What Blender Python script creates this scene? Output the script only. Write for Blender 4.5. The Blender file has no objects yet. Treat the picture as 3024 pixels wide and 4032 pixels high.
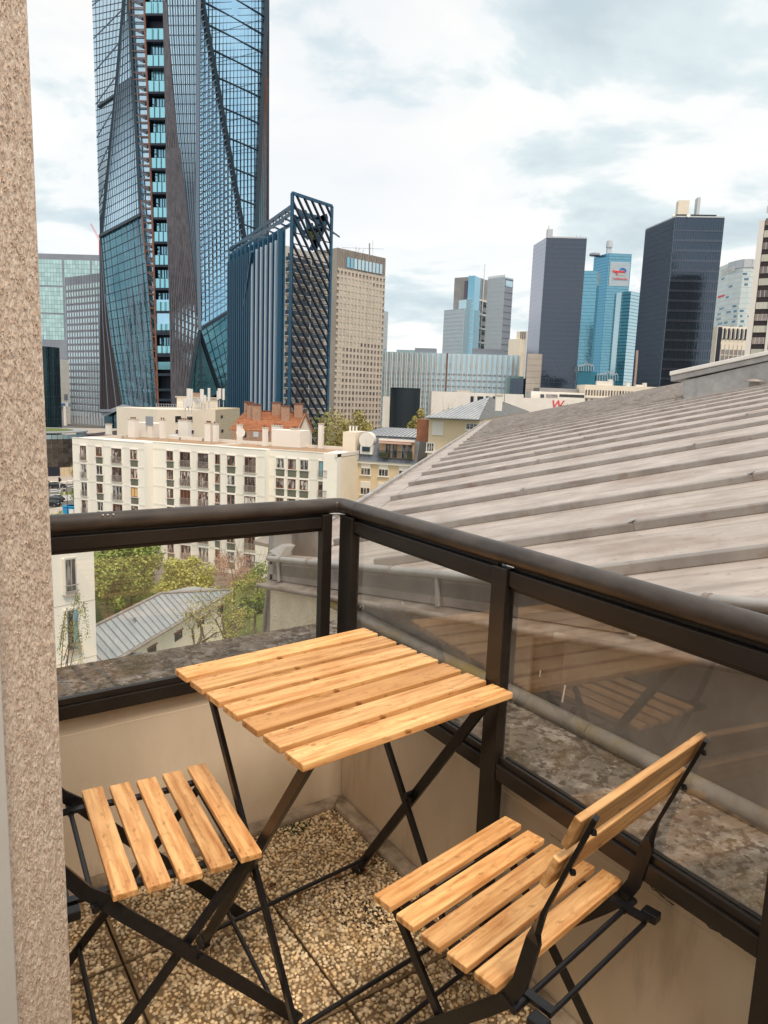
import bpy, bmesh, math, random
from mathutils import Vector, Matrix
random.seed(7)
R = math.radians
S = bpy.context.scene
COL = S.collection

# ------------------------------------------------------------------ camera
FPX, PITCH, ROLL, HC = 2850.0, .158, .0365, 1.335
PW, PH = 3024.0, 4032.0
cp, sp, cr, sr = math.cos(PITCH), math.sin(PITCH), math.cos(ROLL), math.sin(ROLL)
FW = Vector((0, cp, -sp)); R0 = Vector((1, 0, 0)); U0 = Vector((0, sp, cp))
RT = cr*R0 + sr*U0; UP = -sr*R0 + cr*U0
CAM = Vector((0, 0, HC))
cd = bpy.data.cameras.new("camera"); cam = bpy.data.objects.new("camera", cd); COL.objects.link(cam)
M = Matrix((RT, UP, -FW)).transposed().to_4x4(); M.translation = CAM
cam.matrix_world = M
cd.sensor_fit = 'HORIZONTAL'; cd.sensor_width = 36; cd.lens = 36*FPX/PW
cd.clip_start = .05; cd.clip_end = 6000
S.camera = cam
def ray(x, y): return FW + RT*((x-PW/2)/FPX) - UP*((y-PH/2)/FPX)
def at(x, y, Y):
    d = ray(x, y); return CAM + d*(Y/d.y)
def onz(x, y, z):
    d = ray(x, y); return CAM + d*((z-HC)/d.z)
def onplane(x, y, P, n):
    d = ray(x, y); return CAM + d*((P-CAM).dot(n)/d.dot(n))

# ------------------------------------------------------------------ world, sun, exposure
W = bpy.data.worlds.new("World"); S.world = W; W.use_nodes = True
nt = W.node_tree; nt.nodes.clear()
def wn(t, **k):
    n = nt.nodes.new(t)
    for a, b in k.items(): setattr(n, a, b)
    return n
SUN_EL, SUN_AZ = R(60), R(160)      # azimuth from +Y towards +X
sky = wn('ShaderNodeTexSky', sky_type='NISHITA', sun_disc=False)
sky.sun_elevation = SUN_EL; sky.sun_rotation = SUN_AZ; sky.dust_density = 2.5; sky.air_density = 1.0
bg1 = wn('ShaderNodeBackground'); bg1.inputs[1].default_value = .13
nt.links.new(sky.outputs[0], bg1.inputs[0])
tc = wn('ShaderNodeTexCoord')
sep = wn('ShaderNodeSeparateXYZ'); nt.links.new(tc.outputs['Generated'], sep.inputs[0])
zz = wn('ShaderNodeMath', operation='ADD'); nt.links.new(sep.outputs[2], zz.inputs[0]); zz.inputs[1].default_value = .16
zc = wn('ShaderNodeMath', operation='MAXIMUM'); nt.links.new(zz.outputs[0], zc.inputs[0]); zc.inputs[1].default_value = .08
dx = wn('ShaderNodeMath', operation='DIVIDE'); nt.links.new(sep.outputs[0], dx.inputs[0]); nt.links.new(zc.outputs[0], dx.inputs[1])
dy = wn('ShaderNodeMath', operation='DIVIDE'); nt.links.new(sep.outputs[1], dy.inputs[0]); nt.links.new(zc.outputs[0], dy.inputs[1])
cmb = wn('ShaderNodeCombineXYZ'); nt.links.new(dx.outputs[0], cmb.inputs[0]); nt.links.new(dy.outputs[0], cmb.inputs[1])
cmb.inputs[2].default_value = 3.7
n1 = wn('ShaderNodeTexNoise'); n1.inputs['Scale'].default_value = 1.5; n1.inputs['Detail'].default_value = 9; n1.inputs['Roughness'].default_value = .55; n1.inputs['Distortion'].default_value = .25
nt.links.new(cmb.outputs[0], n1.inputs[0])
n2 = wn('ShaderNodeTexNoise'); n2.inputs['Scale'].default_value = .55; n2.inputs['Detail'].default_value = 6; n2.inputs['Roughness'].default_value = .5
mp = wn('ShaderNodeMapping'); mp.inputs['Location'].default_value = (5.3, 2.1, 0); nt.links.new(cmb.outputs[0], mp.inputs[0]); nt.links.new(mp.outputs[0], n2.inputs[0])
cr1 = wn('ShaderNodeValToRGB'); nt.links.new(n1.outputs[0], cr1.inputs[0])
e = cr1.color_ramp.elements
e[0].position = .32; e[0].color = (.58, .68, .72, 1)
e[1].position = .43; e[1].color = (.74, .83, .85, 1)
x = e.new(.475); x.color = (.93, .95, .94, 1)
x = e.new(.56); x.color = (1, .985, .95, 1)
bg2 = wn('ShaderNodeBackground'); nt.links.new(cr1.outputs[0], bg2.inputs[0]); bg2.inputs[1].default_value = .665
cr2 = wn('ShaderNodeValToRGB'); nt.links.new(n2.outputs[0], cr2.inputs[0])
e = cr2.color_ramp.elements
e[0].position = .36; e[0].color = (.80, .80, .80, 1); e[1].position = .56; e[1].color = (.97, .97, .97, 1)
mx = wn('ShaderNodeMixShader'); nt.links.new(cr2.outputs[0], mx.inputs[0]); nt.links.new(bg1.outputs[0], mx.inputs[1]); nt.links.new(bg2.outputs[0], mx.inputs[2])
wo = wn('ShaderNodeOutputWorld'); nt.links.new(mx.outputs[0], wo.inputs[0])
sl = bpy.data.lights.new("sun", 'SUN'); sl.energy = 1.5; sl.angle = R(16); sl.color = (1, .84, .66)
so = bpy.data.objects.new("sun", sl); COL.objects.link(so)
sd = Vector((math.cos(SUN_EL)*math.sin(SUN_AZ), math.cos(SUN_EL)*math.cos(SUN_AZ), math.sin(SUN_EL)))
so.rotation_euler = sd.to_track_quat('Z', 'Y').to_euler()
vs = S.view_settings; vs.view_transform = 'Standard'; vs.look = 'None'; vs.exposure = 0.68; vs.gamma = 1; vs.use_curve_mapping = False

# ------------------------------------------------------------------ materials
MATS = {}
def mat(name, c, c2=None, rough=.7, metal=0, scale=3, detail=6, bump=0, bscale=40, rand=0, island=0, coord='Object', stretch=None, spec=.5, lo=.35, hi=.65, bdist=.01, trans=0):
    m = bpy.data.materials.new(name); m.use_nodes = True; t = m.node_tree; b = t.nodes['Principled BSDF']
    b.inputs['Roughness'].default_value = rough; b.inputs['Metallic'].default_value = metal
    b.inputs['Specular IOR Level'].default_value = spec
    co = t.nodes.new('ShaderNodeTexCoord'); src = co.outputs[coord]
    oi = t.nodes.new('ShaderNodeObjectInfo')
    ad = t.nodes.new('ShaderNodeVectorMath'); ad.operation = 'ADD'
    ml = t.nodes.new('ShaderNodeMath'); ml.operation = 'MULTIPLY'; ml.inputs[1].default_value = 37.0
    t.links.new(oi.outputs['Random'], ml.inputs[0]); t.links.new(src, ad.inputs[0]); t.links.new(ml.outputs[0], ad.inputs[1]); src = ad.outputs[0]
    if stretch:
        mpn = t.nodes.new('ShaderNodeMapping'); mpn.inputs['Scale'].default_value = stretch; t.links.new(src, mpn.inputs[0]); src = mpn.outputs[0]
    col = None
    if c2:
        n = t.nodes.new('ShaderNodeTexNoise'); n.inputs['Scale'].default_value = scale; n.inputs['Detail'].default_value = detail; n.inputs['Roughness'].default_value = .6
        t.links.new(src, n.inputs[0])
        r = t.nodes.new('ShaderNodeValToRGB'); r.color_ramp.elements[0].position = lo; r.color_ramp.elements[1].position = hi
        r.color_ramp.elements[0].color = (*c, 1); r.color_ramp.elements[1].color = (*c2, 1)
        t.links.new(n.outputs[0], r.inputs[0]); col = r.outputs[0]
    else:
        rg = t.nodes.new('ShaderNodeRGB'); rg.outputs[0].default_value = (*c, 1); col = rg.outputs[0]
    if rand or island:
        h = t.nodes.new('ShaderNodeHueSaturation'); mr = t.nodes.new('ShaderNodeMapRange')
        k = rand or island
        mr.inputs['To Min'].default_value = 1-k; mr.inputs['To Max'].default_value = 1+k
        if island:
            g = t.nodes.new('ShaderNodeNewGeometry'); t.links.new(g.outputs['Random Per Island'], mr.inputs[0])
        else: t.links.new(oi.outputs['Random'], mr.inputs[0])
        t.links.new(mr.outputs[0], h.inputs['Value']); t.links.new(col, h.inputs['Color']); col = h.outputs[0]
    t.links.new(col, b.inputs['Base Color'])
    if trans:
        b.inputs['Subsurface Weight'].default_value = 0
    if bump:
        n = t.nodes.new('ShaderNodeTexNoise'); n.inputs['Scale'].default_value = bscale; n.inputs['Detail'].default_value = 4
        t.links.new(src, n.inputs[0]); bm = t.nodes.new('ShaderNodeBump'); bm.inputs['Strength'].default_value = bump; bm.inputs['Distance'].default_value = bdist
        t.links.new(n.outputs[0], bm.inputs['Height']); t.links.new(bm.outputs[0], b.inputs['Normal'])
    MATS[name] = m; return m
def wood(name, c, c2, dark):
    m = mat(name, c, c2, rough=.5, scale=3.2, detail=8, stretch=(2.2, 26, 26), lo=.30, hi=.64, bump=.12, bscale=9, bdist=.002, rand=.20)
    t = m.node_tree; b = t.nodes['Principled BSDF']
    # weather spots
    co = t.nodes.new('ShaderNodeTexCoord'); n = t.nodes.new('ShaderNodeTexNoise'); n.inputs['Scale'].default_value = 70; n.inputs['Detail'].default_value = 3
    mpn = t.nodes.new('ShaderNodeMapping'); mpn.inputs['Scale'].default_value = (.45, 1, 1)
    t.links.new(co.outputs['Object'], mpn.inputs[0]); t.links.new(mpn.outputs[0], n.inputs[0])
    r = t.nodes.new('ShaderNodeValToRGB'); r.color_ramp.elements[0].position = .57; r.color_ramp.elements[1].position = .66
    t.links.new(n.outputs[0], r.inputs[0])
    n3 = t.nodes.new('ShaderNodeTexNoise'); n3.inputs['Scale'].default_value = 5; t.links.new(co.outputs['Object'], n3.inputs[0])
    r3 = t.nodes.new('ShaderNodeValToRGB'); r3.color_ramp.elements[0].position = .42; r3.color_ramp.elements[1].position = .62; t.links.new(n3.outputs[0], r3.inputs[0])
    mm = t.nodes.new('ShaderNodeMath'); mm.operation = 'MULTIPLY'; t.links.new(r.outputs[0], mm.inputs[0]); t.links.new(r3.outputs[0], mm.inputs[1])
    mx = t.nodes.new('ShaderNodeMix'); mx.data_type = 'RGBA'
    old = b.inputs['Base Color'].links[0].from_socket
    t.links.new(mm.outputs[0], mx.inputs['Factor']); t.links.new(old, mx.inputs['A']); mx.inputs['B'].default_value = (*dark, 1)
    t.links.new(mx.outputs['Result'], b.inputs['Base Color'])
    return m
def glasswall(name, c, rough=.12, metal=.65, c2=None, wave=.25, wscale=.35, rand=0):
    return mat(name, c, c2, rough=rough, metal=metal, scale=.06, bump=wave, bscale=wscale, bdist=.25, rand=rand, spec=.6)
def clearglass(name, film=.05, tint=(.98, .985, .97), filmc=(.85, .80, .72)):
    m = bpy.data.materials.new(name); m.use_nodes = True; t = m.node_tree; t.nodes.clear()
    o = t.nodes.new('ShaderNodeOutputMaterial'); tr = t.nodes.new('ShaderNodeBsdfTransparent'); tr.inputs[0].default_value = (*tint, 1)
    gl = t.nodes.new('ShaderNodeBsdfGlossy'); gl.inputs['Roughness'].default_value = .015
    fr = t.nodes.new('ShaderNodeFresnel'); fr.inputs[0].default_value = 1.5
    ge = t.nodes.new('ShaderNodeNewGeometry'); sb = t.nodes.new('ShaderNodeMath'); sb.operation = 'SUBTRACT'; sb.inputs[0].default_value = 1; t.links.new(ge.outputs['Backfacing'], sb.inputs[1])
    fm = t.nodes.new('ShaderNodeMath'); fm.operation = 'MULTIPLY'; t.links.new(fr.outputs[0], fm.inputs[0]); t.links.new(sb.outputs[0], fm.inputs[1]); fm2 = t.nodes.new('ShaderNodeMath'); fm2.operation = 'MULTIPLY'; t.links.new(fm.outputs[0], fm2.inputs[0]); fm2.inputs[1].default_value = 2.4
    m1 = t.nodes.new('ShaderNodeMixShader'); t.links.new(fm2.outputs[0], m1.inputs[0]); t.links.new(tr.outputs[0], m1.inputs[1]); t.links.new(gl.outputs[0], m1.inputs[2])
    df = t.nodes.new('ShaderNodeBsdfDiffuse'); df.inputs[0].default_value = (*filmc, 1)
    co = t.nodes.new('ShaderNodeTexCoord'); n = t.nodes.new('ShaderNodeTexNoise'); n.inputs['Scale'].default_value = 6; n.inputs['Detail'].default_value = 8; t.links.new(co.outputs['Object'], n.inputs[0])
    mr = t.nodes.new('ShaderNodeMapRange'); mr.inputs['From Min'].default_value = .3; mr.inputs['From Max'].default_value = .8; mr.inputs['To Min'].default_value = film*.4; mr.inputs['To Max'].default_value = film*2
    t.links.new(n.outputs[0], mr.inputs[0])
    m2 = t.nodes.new('ShaderNodeMixShader'); t.links.new(mr.outputs[0], m2.inputs[0]); t.links.new(m1.outputs[0], m2.inputs[1]); t.links.new(df.outputs[0], m2.inputs[2])
    t.links.new(m2.outputs[0], o.inputs[0]); MATS[name] = m; return m

WOOD = wood('oiled_acacia', (.56, .23, .065), (.96, .58, .255), (.32, .13, .035))
WOODD = wood('darker_acacia', (.60, .27, .085), (.80, .44, .17), (.26, .10, .03))
BLACK = mat('black_painted_steel', (.006, .006, .008), (.012, .012, .015), rough=.34, scale=60, bump=.2, bscale=300, bdist=.0006)
RAILM = mat('dark_bronze_aluminium', (.016, .013, .011), (.026, .021, .018), rough=.36, scale=8, bump=.08, bscale=120, bdist=.0005)
HANDM = mat('worn_bronze_handrail', (.040, .032, .028), (.085, .070, .060), rough=.40, scale=9, detail=9, stretch=(1, 1, 3), bump=.1, bscale=150, bdist=.0005)
PLAST = mat('smooth_beige_render', (.74, .62, .48), (.88, .77, .61), rough=.85, scale=2.2, bump=.25, bscale=60, bdist=.002, stretch=(1.6, 1.6, .7))
ROUGHC = mat('roughcast_beige', (.72, .56, .45), (.95, .81, .68), rough=.95, scale=120, detail=3, bump=1, bscale=230, bdist=.006, stretch=(1, 1, .38))
SCREED = mat('dirty_mortar', (.20, .15, .10), (.48, .40, .31), rough=.95, scale=14, bump=.8, bscale=60, bdist=.004)
MORTAR = mat('paver_mortar', (.19, .125, .065), (.32, .22, .12), rough=.95, scale=18, bump=.6, bscale=150, bdist=.003)
DARKGAP = mat('dark_soil_joint', (.018, .012, .008), (.035, .024, .015), rough=1, scale=30)
WHITE = mat('white_paint', (.74, .72, .68), (.80, .78, .74), rough=.6, scale=4)
DKSTEEL = mat('dark_grey_steel', (.03, .032, .036), rough=.4)
ZINC = mat('weathered_zinc', (.24, .20, .175), (.42, .37, .33), rough=.55, scale=4, metal=.15, bump=.15, bscale=12, bdist=.004)
ZINCL = mat('pale_zinc', (.33, .32, .31), (.46, .45, .44), rough=.45, scale=5, metal=.2, bump=.1, bscale=30, bdist=.002)
ZINCB = mat('stained_zinc', (.15, .115, .095), (.34, .30, .265), rough=.6, scale=7, metal=.1, bump=.2, bscale=25, bdist=.003)
STUCCO = mat('cream_stucco', (.72, .62, .46), (.86, .76, .60), rough=.95, scale=9, bump=1, bscale=70, bdist=.012)
GLASSR = clearglass('railing_glass', film=.028)
BLACKG = mat('window_glass', (.035, .045, .055), (.10, .12, .13), rough=.08, scale=.8, rand=.5, spec=.8)

def add_layer(m, kind, color, scale, lo, hi, stretch=(1, 1, 1), detail=5, factor=1.0, rot=None):
    """mix a further stain colour into a material's base colour"""
    t = m.node_tree; b = t.nodes['Principled BSDF']; old = b.inputs['Base Color'].links[0].from_socket
    co = t.nodes.new('ShaderNodeTexCoord'); mpn = t.nodes.new('ShaderNodeMapping'); mpn.inputs['Scale'].default_value = stretch; t.links.new(co.outputs['Object'], mpn.inputs[0])
    if rot is not None: mpn.vector_type = 'TEXTURE'; mpn.inputs['Rotation'].default_value = (0, 0, rot)
    if kind == 'voronoi':
        n = t.nodes.new('ShaderNodeTexVoronoi'); n.inputs['Scale'].default_value = scale; o = n.outputs['Distance']
        ns = t.nodes.new('ShaderNodeTexNoise'); ns.inputs['Scale'].default_value = scale*1.3; ns.inputs['Detail'].default_value = 4
        t.links.new(mpn.outputs[0], ns.inputs[0]); am = t.nodes.new('ShaderNodeVectorMath'); am.operation = 'MULTIPLY_ADD'
        t.links.new(ns.outputs['Color'], am.inputs[0]); am.inputs[1].default_value = (.9/scale,)*3; t.links.new(mpn.outputs[0], am.inputs[2]); t.links.new(am.outputs[0], n.inputs[0])
    else:
        n = t.nodes.new('ShaderNodeTexNoise'); n.inputs['Scale'].default_value = scale; n.inputs['Detail'].default_value = detail; n.inputs['Roughness'].default_value = .62; o = n.outputs[0]
        t.links.new(mpn.outputs[0], n.inputs[0])
    r = t.nodes.new('ShaderNodeMapRange'); r.inputs['From Min'].default_value = lo; r.inputs['From Max'].default_value = hi; r.inputs['To Max'].default_value = factor
    t.links.new(o, r.inputs[0])
    mx = t.nodes.new('ShaderNodeMix'); mx.data_type = 'RGBA'; t.links.new(r.outputs[0], mx.inputs['Factor']); t.links.new(old, mx.inputs['A']); mx.inputs['B'].default_value = (*color, 1)
    t.links.new(mx.outputs['Result'], b.inputs['Base Color'])
LICHEN = mat('lichen_concrete', (.13, .11, .095), (.21, .18, .155), rough=.95, scale=14, bump=.6, bscale=70, bdist=.004, spec=.15)
add_layer(LICHEN, 'noise', (.38, .34, .31), 12, .50, .66)
add_layer(LICHEN, 'noise', (.070, .052, .042), 40, .49, .56, detail=6, factor=.85)
add_layer(LICHEN, 'noise', (.42, .39, .33), 60, .60, .68, factor=.8)
add_layer(LICHEN, 'noise', (.12, .085, .03), 7, .55, .7, factor=.6)
add_layer(LICHEN, 'noise', (.13, .095, .045), 5, .56, .74, factor=.7)
add_layer(PLAST, 'noise', (.20, .14, .09), 3.2, .56, .80, stretch=(2.5, 2.5, .6), factor=.55)
add_layer(ZINCB, 'noise', (.13, .075, .05), 2.4, .52, .70, stretch=(1, 1, 1), factor=.7)
add_layer(ZINC, 'noise', (.14, .11, .09), 6, .58, .75, stretch=(1, 1, .4), factor=.6)

# ------------------------------------------------------------------ mesh helpers
class MB:
    def __init__(s): s.v = []; s.f = []; s.m = []; s.sm = []
    def add(s, vs, fs, mi=0, smooth=False):
        o = len(s.v); s.v += [tuple(p) for p in vs]
        for f in fs: s.f.append(tuple(i+o for i in f)); s.m.append(mi); s.sm.append(smooth)
        return s
    def hexa(s, p, mi=0):   # 8 points: bottom 4 (ccw), top 4
        return s.add(p, [(3, 2, 1, 0), (4, 5, 6, 7), (0, 1, 5, 4), (1, 2, 6, 5), (2, 3, 7, 6), (3, 0, 4, 7)], mi)
    def box(s, x0, x1, y0, y1, z0, z1, mi=0):
        return s.hexa([(x0, y0, z0), (x1, y0, z0), (x1, y1, z0), (x0, y1, z0), (x0, y0, z1), (x1, y0, z1), (x1, y1, z1), (x0, y1, z1)], mi)
    def bar(s, a, b, w, h, side=None, mi=0):   # bar from a to b, w along side, h across
        a = Vector(a); b = Vector(b); d = (b-a).normalized()
        if side is None:
            side = d.cross(Vector((0, 0, 1)))
            if side.length < 1e-4: side = Vector((1, 0, 0))
        side = Vector(side); side = (side - d*side.dot(d)).normalized(); n = d.cross(side).normalized()
        P = []
        for q in (a, b):
            for i, j in ((-1, -1), (1, -1), (1, 1), (-1, 1)): P.append(q+side*(i*w/2)+n*(j*h/2))
        return s.hexa(P, mi)
    def tube(s, pts, r, n=8, mi=0, caps=True):
        pts = [Vector(p) for p in pts]; rs = r if isinstance(r, (list, tuple)) else [r]*len(pts)
        V = []; F = []; last = None
        for i, p in enumerate(pts):
            d = (pts[min(i+1, len(pts)-1)]-pts[max(i-1, 0)]).normalized()
            if 0 < i < len(pts)-1:
                d = ((pts[i+1]-p).normalized()+(p-pts[i-1]).normalized()).normalized()
            if last is None:
                a = d.cross(Vector((0, 0, 1)));
                if a.length < .05: a = d.cross(Vector((1, 0, 0)))
                a.normalize()
            else: a = (last-d*last.dot(d)).normalized()
            last = a; b = d.cross(a)
            for k in range(n):
                t = 2*math.pi*k/n; V.append(p+(a*math.cos(t)+b*math.sin(t))*rs[i])
        for i in range(len(pts)-1):
            for k in range(n): F.append((i*n+k, i*n+(k+1) % n, (i+1)*n+(k+1) % n, (i+1)*n+k))
        s.add(V, F, mi, True)
        if caps:
            s.add(V[:n], [tuple(reversed(range(n)))], mi); s.add(V[-n:], [tuple(range(n))], mi)
        return s
    def strip(s, pts, side, ws, ts, mi=0):   # flat bar swept: ws width along side vector, ts thickness
        pts = [Vector(p) for p in pts]; V = []; F = []
        for i, p in enumerate(pts):
            d = (pts[min(i+1, len(pts)-1)]-pts[max(i-1, 0)]).normalized()
            sd_ = Vector(side[i] if isinstance(side, list) else side); sd_ = (sd_-d*sd_.dot(d)).normalized(); n = d.cross(sd_)
            w = ws[i] if isinstance(ws, list) else ws; t = ts[i] if isinstance(ts, list) else ts
            for a, b in ((-1, -1), (1, -1), (1, 1), (-1, 1)): V.append(p+sd_*a*w/2+n*b*t/2)
        for i in range(len(pts)-1):
            for k in range(4): F.append((i*4+k, i*4+(k+1) % 4, (i+1)*4+(k+1) % 4, (i+1)*4+k))
        L = len(V); F += [(3, 2, 1, 0), (L-4, L-3, L-2, L-1)]
        return s.add(V, F, mi)
    def prism(s, poly, z0, z1, mi=0):
        n = len(poly); V = [(p[0], p[1], z0) for p in poly]+[(p[0], p[1], z1) for p in poly]
        F = [tuple(reversed(range(n))), tuple(range(n, 2*n))]+[(i, (i+1) % n, n+(i+1) % n, n+i) for i in range(n)]
        return s.add(V, F, mi)
    def slab(s, pts, off, mi=0):   # polygon of 3D points thickened along vector off
        n = len(pts); off = Vector(off); V = [Vector(p) for p in pts]+[Vector(p)+off for p in pts]
        F = [tuple(range(n)), tuple(reversed(range(n, 2*n)))]+[(i, n+i, n+(i+1) % n, (i+1) % n) for i in range(n)]
        return s.add(V, F, mi)
    def mesh(s, name, mats):
        me = bpy.data.meshes.new(name); me.from_pydata(s.v, [], s.f)
        for m in (mats if isinstance(mats, (list, tuple)) else [mats]): me.materials.append(m)
        me.polygons.foreach_set('material_index', s.m); me.polygons.foreach_set('use_smooth', s.sm)
        bm = bmesh.new(); bm.from_mesh(me); bmesh.ops.recalc_face_normals(bm, faces=bm.faces); bm.to_mesh(me); bm.free()
        me.update(); return me
    def build(s, name, mats, parent=None, loc=(0, 0, 0), rz=0, bevel=0, sub=None):
        return link(name, s.mesh(name, mats), parent, loc, rz, bevel)
def link(name, me, parent=None, loc=(0, 0, 0), rz=0, bevel=0, scale=None):
    o = bpy.data.objects.new(name, me); COL.objects.link(o); o.location = loc; o.rotation_euler = (0, 0, rz)
    if scale: o.scale = scale
    if parent: o.parent = parent
    if bevel:
        b = o.modifiers.new('bevel', 'BEVEL'); b.width = bevel; b.segments = 2; b.limit_method = 'ANGLE'
    return o
def thing(name, label, cat, loc=(0, 0, 0), rz=0, group=None):
    o = bpy.data.objects.new(name, None); COL.objects.link(o); o.location = loc; o.rotation_euler = (0, 0, rz); o.empty_display_size = .2
    return tag(o, label, cat, group)
def tag(o, label=None, cat=None, group=None, kind=None):
    if label: o['label'] = label
    if cat: o['category'] = cat
    if group: o['group'] = group
    if kind: o['kind'] = kind
    return o
def struct(o): o['kind'] = 'structure'; return o
def stuff(o): o['kind'] = 'stuff'; return o
UC = {}
def ucube(m):
    if m.name not in UC: UC[m.name] = MB().box(-.5, .5, -.5, .5, -.5, .5).mesh('unit_'+m.name, m)
    return UC[m.name]
def piece(name, m, parent, c, size, rz=0):   # a box piece, centre c in parent's frame
    return link(name, ucube(m), parent, c, rz, scale=size)
def copy_tree(o, parent=None):
    c = o.copy(); COL.objects.link(c); c.parent = parent
    for ch in [k for k in o.children]: copy_tree(ch, c)
    return c
def V3(p, z=None): return Vector((p[0], p[1], p[2] if z is None else z))
class Face:
    """a vertical face from P0 to P1 seen from outside, in root's frame"""
    def __init__(s, root, P0, P1):
        s.root = root; o = root.location; s.P0 = Vector((P0[0]-o.x, P0[1]-o.y, 0)); P1 = Vector((P1[0]-o.x, P1[1]-o.y, 0))
        d = P1-s.P0; s.L = d.length; s.x = d.normalized(); s.n = Vector((s.x.y, -s.x.x, 0)); s.rz = math.atan2(s.x.y, s.x.x); s.zo = o.z
        if s.n.dot(-(s.P0+Vector((o.x, o.y, 0)))) < 0: s.n = -s.n
    def pt(s, u, z, out=0): p = s.P0+s.x*u+s.n*out; return Vector((p.x, p.y, z-s.zo))
    def box(s, name, m, u0, u1, z0, z1, out=.1, back=.1):
        return piece(name, m, s.root, s.pt((u0+u1)/2, (z0+z1)/2, (out-back)/2), (abs(u1-u0), out+back, abs(z1-z0)), s.rz)
    def u(s, px, py):   # distance along the face of a photo point
        o = s.root.location; A = s.P0+Vector((o.x, o.y, 0)); q = onplane(px, py, A, s.n); return (q-A).dot(s.x), q.z

# ================================================================== GROUND
GROUNDM = mat('grey_ground', (.10, .095, .09), (.20, .19, .175), rough=.95, scale=.05)
ASPH = mat('asphalt', (.07, .07, .075), (.10, .10, .105), rough=.9, scale=.6)
PAVE = mat('pale_pavement', (.42, .36, .31), (.52, .46, .40), rough=.9, scale=.5)
GRASS = mat('grass_verge', (.10, .13, .03), (.18, .21, .06), rough=.95, scale=1.5)
ZG = -25.0; ZF = -18.0
g = MB(); prof = [(-300, ZG), (40, ZG), (215, ZG), (290, ZF), (4500, ZF)]
V = []
for y, z in prof: V += [(-3500, y, z), (3500, y, z)]
g.add(V, [(2*i, 2*i+1, 2*i+3, 2*i+2) for i in range(len(prof)-1)])
struct(g.build('ground', GROUNDM))

# ================================================================== BALCONY
E1 = Vector((math.cos(R(35.5)), math.sin(R(35.5)), 0)); N1 = Vector((-E1.y, E1.x, 0))       # along left parapet towards the corner / outward
E2 = Vector((math.cos(R(-57)), math.sin(R(-57)), 0)); N2 = Vector((-E2.y, E2.x, 0))         # along right parapet towards us / outward
PL = Vector((-.133, 2.238, 0)); PR = Vector((-.075, 2.199, 0))
def isect(P, d, Q, e):
    den = d.x*e.y-d.y*e.x; t = ((Q.x-P.x)*e.y-(Q.y-P.y)*e.x)/den; return P+d*t
CORN = isect(PL, E1, PR, E2)
ZL = .465   # ledge height
def line(o1, o2): return isect(PL+N1*o1, E1, PR+N2*o2, E2)
# floor slab
fl = struct(MB().prism([CORN-E1*2.6, CORN, CORN+E2*3.2, CORN+E2*3.2-E1*2.6], -.30, -.032).build('floor', DARKGAP))
# pavers with washed pebbles
GY = .6045; GS = .383; G0 = Vector((-.5717, 1.5067, 0))
ga = Vector((math.cos(GY), math.sin(GY), 0)); gb = Vector((math.sin(GY), -math.cos(GY), 0))
PEB = mat('washed_pebbles', (.68, .49, .26), (.94, .80, .57), rough=.5, scale=25, island=.45)
add_layer(PEB, 'noise', (.30, .16, .05), 4.5, .52, .75, factor=.6)
def pebble_mesh(seed, size):
    rnd = random.Random(seed); bm = bmesh.new(); bmesh.ops.create_icosphere(bm, subdivisions=1, radius=1)
    base = [v.co.copy() for v in bm.verts]; fc = [tuple(v.index for v in f.verts) for f in bm.faces]; bm.free()
    mb = MB(); cell = .0100; n = int(size/cell)
    for i in range(n):
        for j in range(n):
            if rnd.random() < .03: continue
            x = -size/2+(i+.5+rnd.uniform(-.42, .42))*cell; y = -size/2+(j+.5+rnd.uniform(-.42, .42))*cell
            big = rnd.random()
            r = cell*(.42+.30*rnd.random()+(.38*rnd.random() if big > .82 else 0)); a = rnd.uniform(0, 6.28); ca, sa = math.cos(a), math.sin(a); el = rnd.uniform(.62, .95)
            q = [rnd.uniform(.8, 1.15) for _ in base]
            zb = rnd.uniform(-.0012, .0012)
            pts = []
            for k, b in enumerate(base):
                X = b.x*r*q[k]; Y = b.y*r*el*q[k]; Z = b.z*r*.62*q[k]
                pts.append((min(max(x+X*ca-Y*sa, -size/2), size/2), min(max(y+X*sa+Y*ca, -size/2), size/2), zb+Z))
            mb.add(pts, fc, 0, True)
    return mb.mesh('pebbles', PEB)
PEBM = [pebble_mesh(11, GS-.007), pebble_mesh(12, GS-.007)]
PAVM = MB().box(-(GS-.006)/2, (GS-.006)/2, -(GS-.006)/2, (GS-.006)/2, -.028, -.0015).mesh('paver', MORTAR)
for i in range(-3, 6):
    for j in range(-4, 6):
        c = G0+ga*(i+.5)*GS+gb*(j+.5)*GS
        dl = (c-CORN).dot(N1); dr = (c-CORN).dot(N2)
        if dl > .22 or dr > .22: continue
        q = c-CAM
        if c.y < .35 or abs(c.x) > 1.6 or c.y > 2.6 or (c.x < -1.1): continue
        rot = random.choice([0, math.pi/2, math.pi, -math.pi/2])
        p = link('paver', PAVM, fl, (c.x, c.y, 0), GY); p.rotation_euler = (random.uniform(-.004, .004), random.uniform(-.004, .004), GY)
        stuff(link('pebbles', PEBM[(i+j) % 2], p, (0, 0, .0005), rot))
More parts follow.
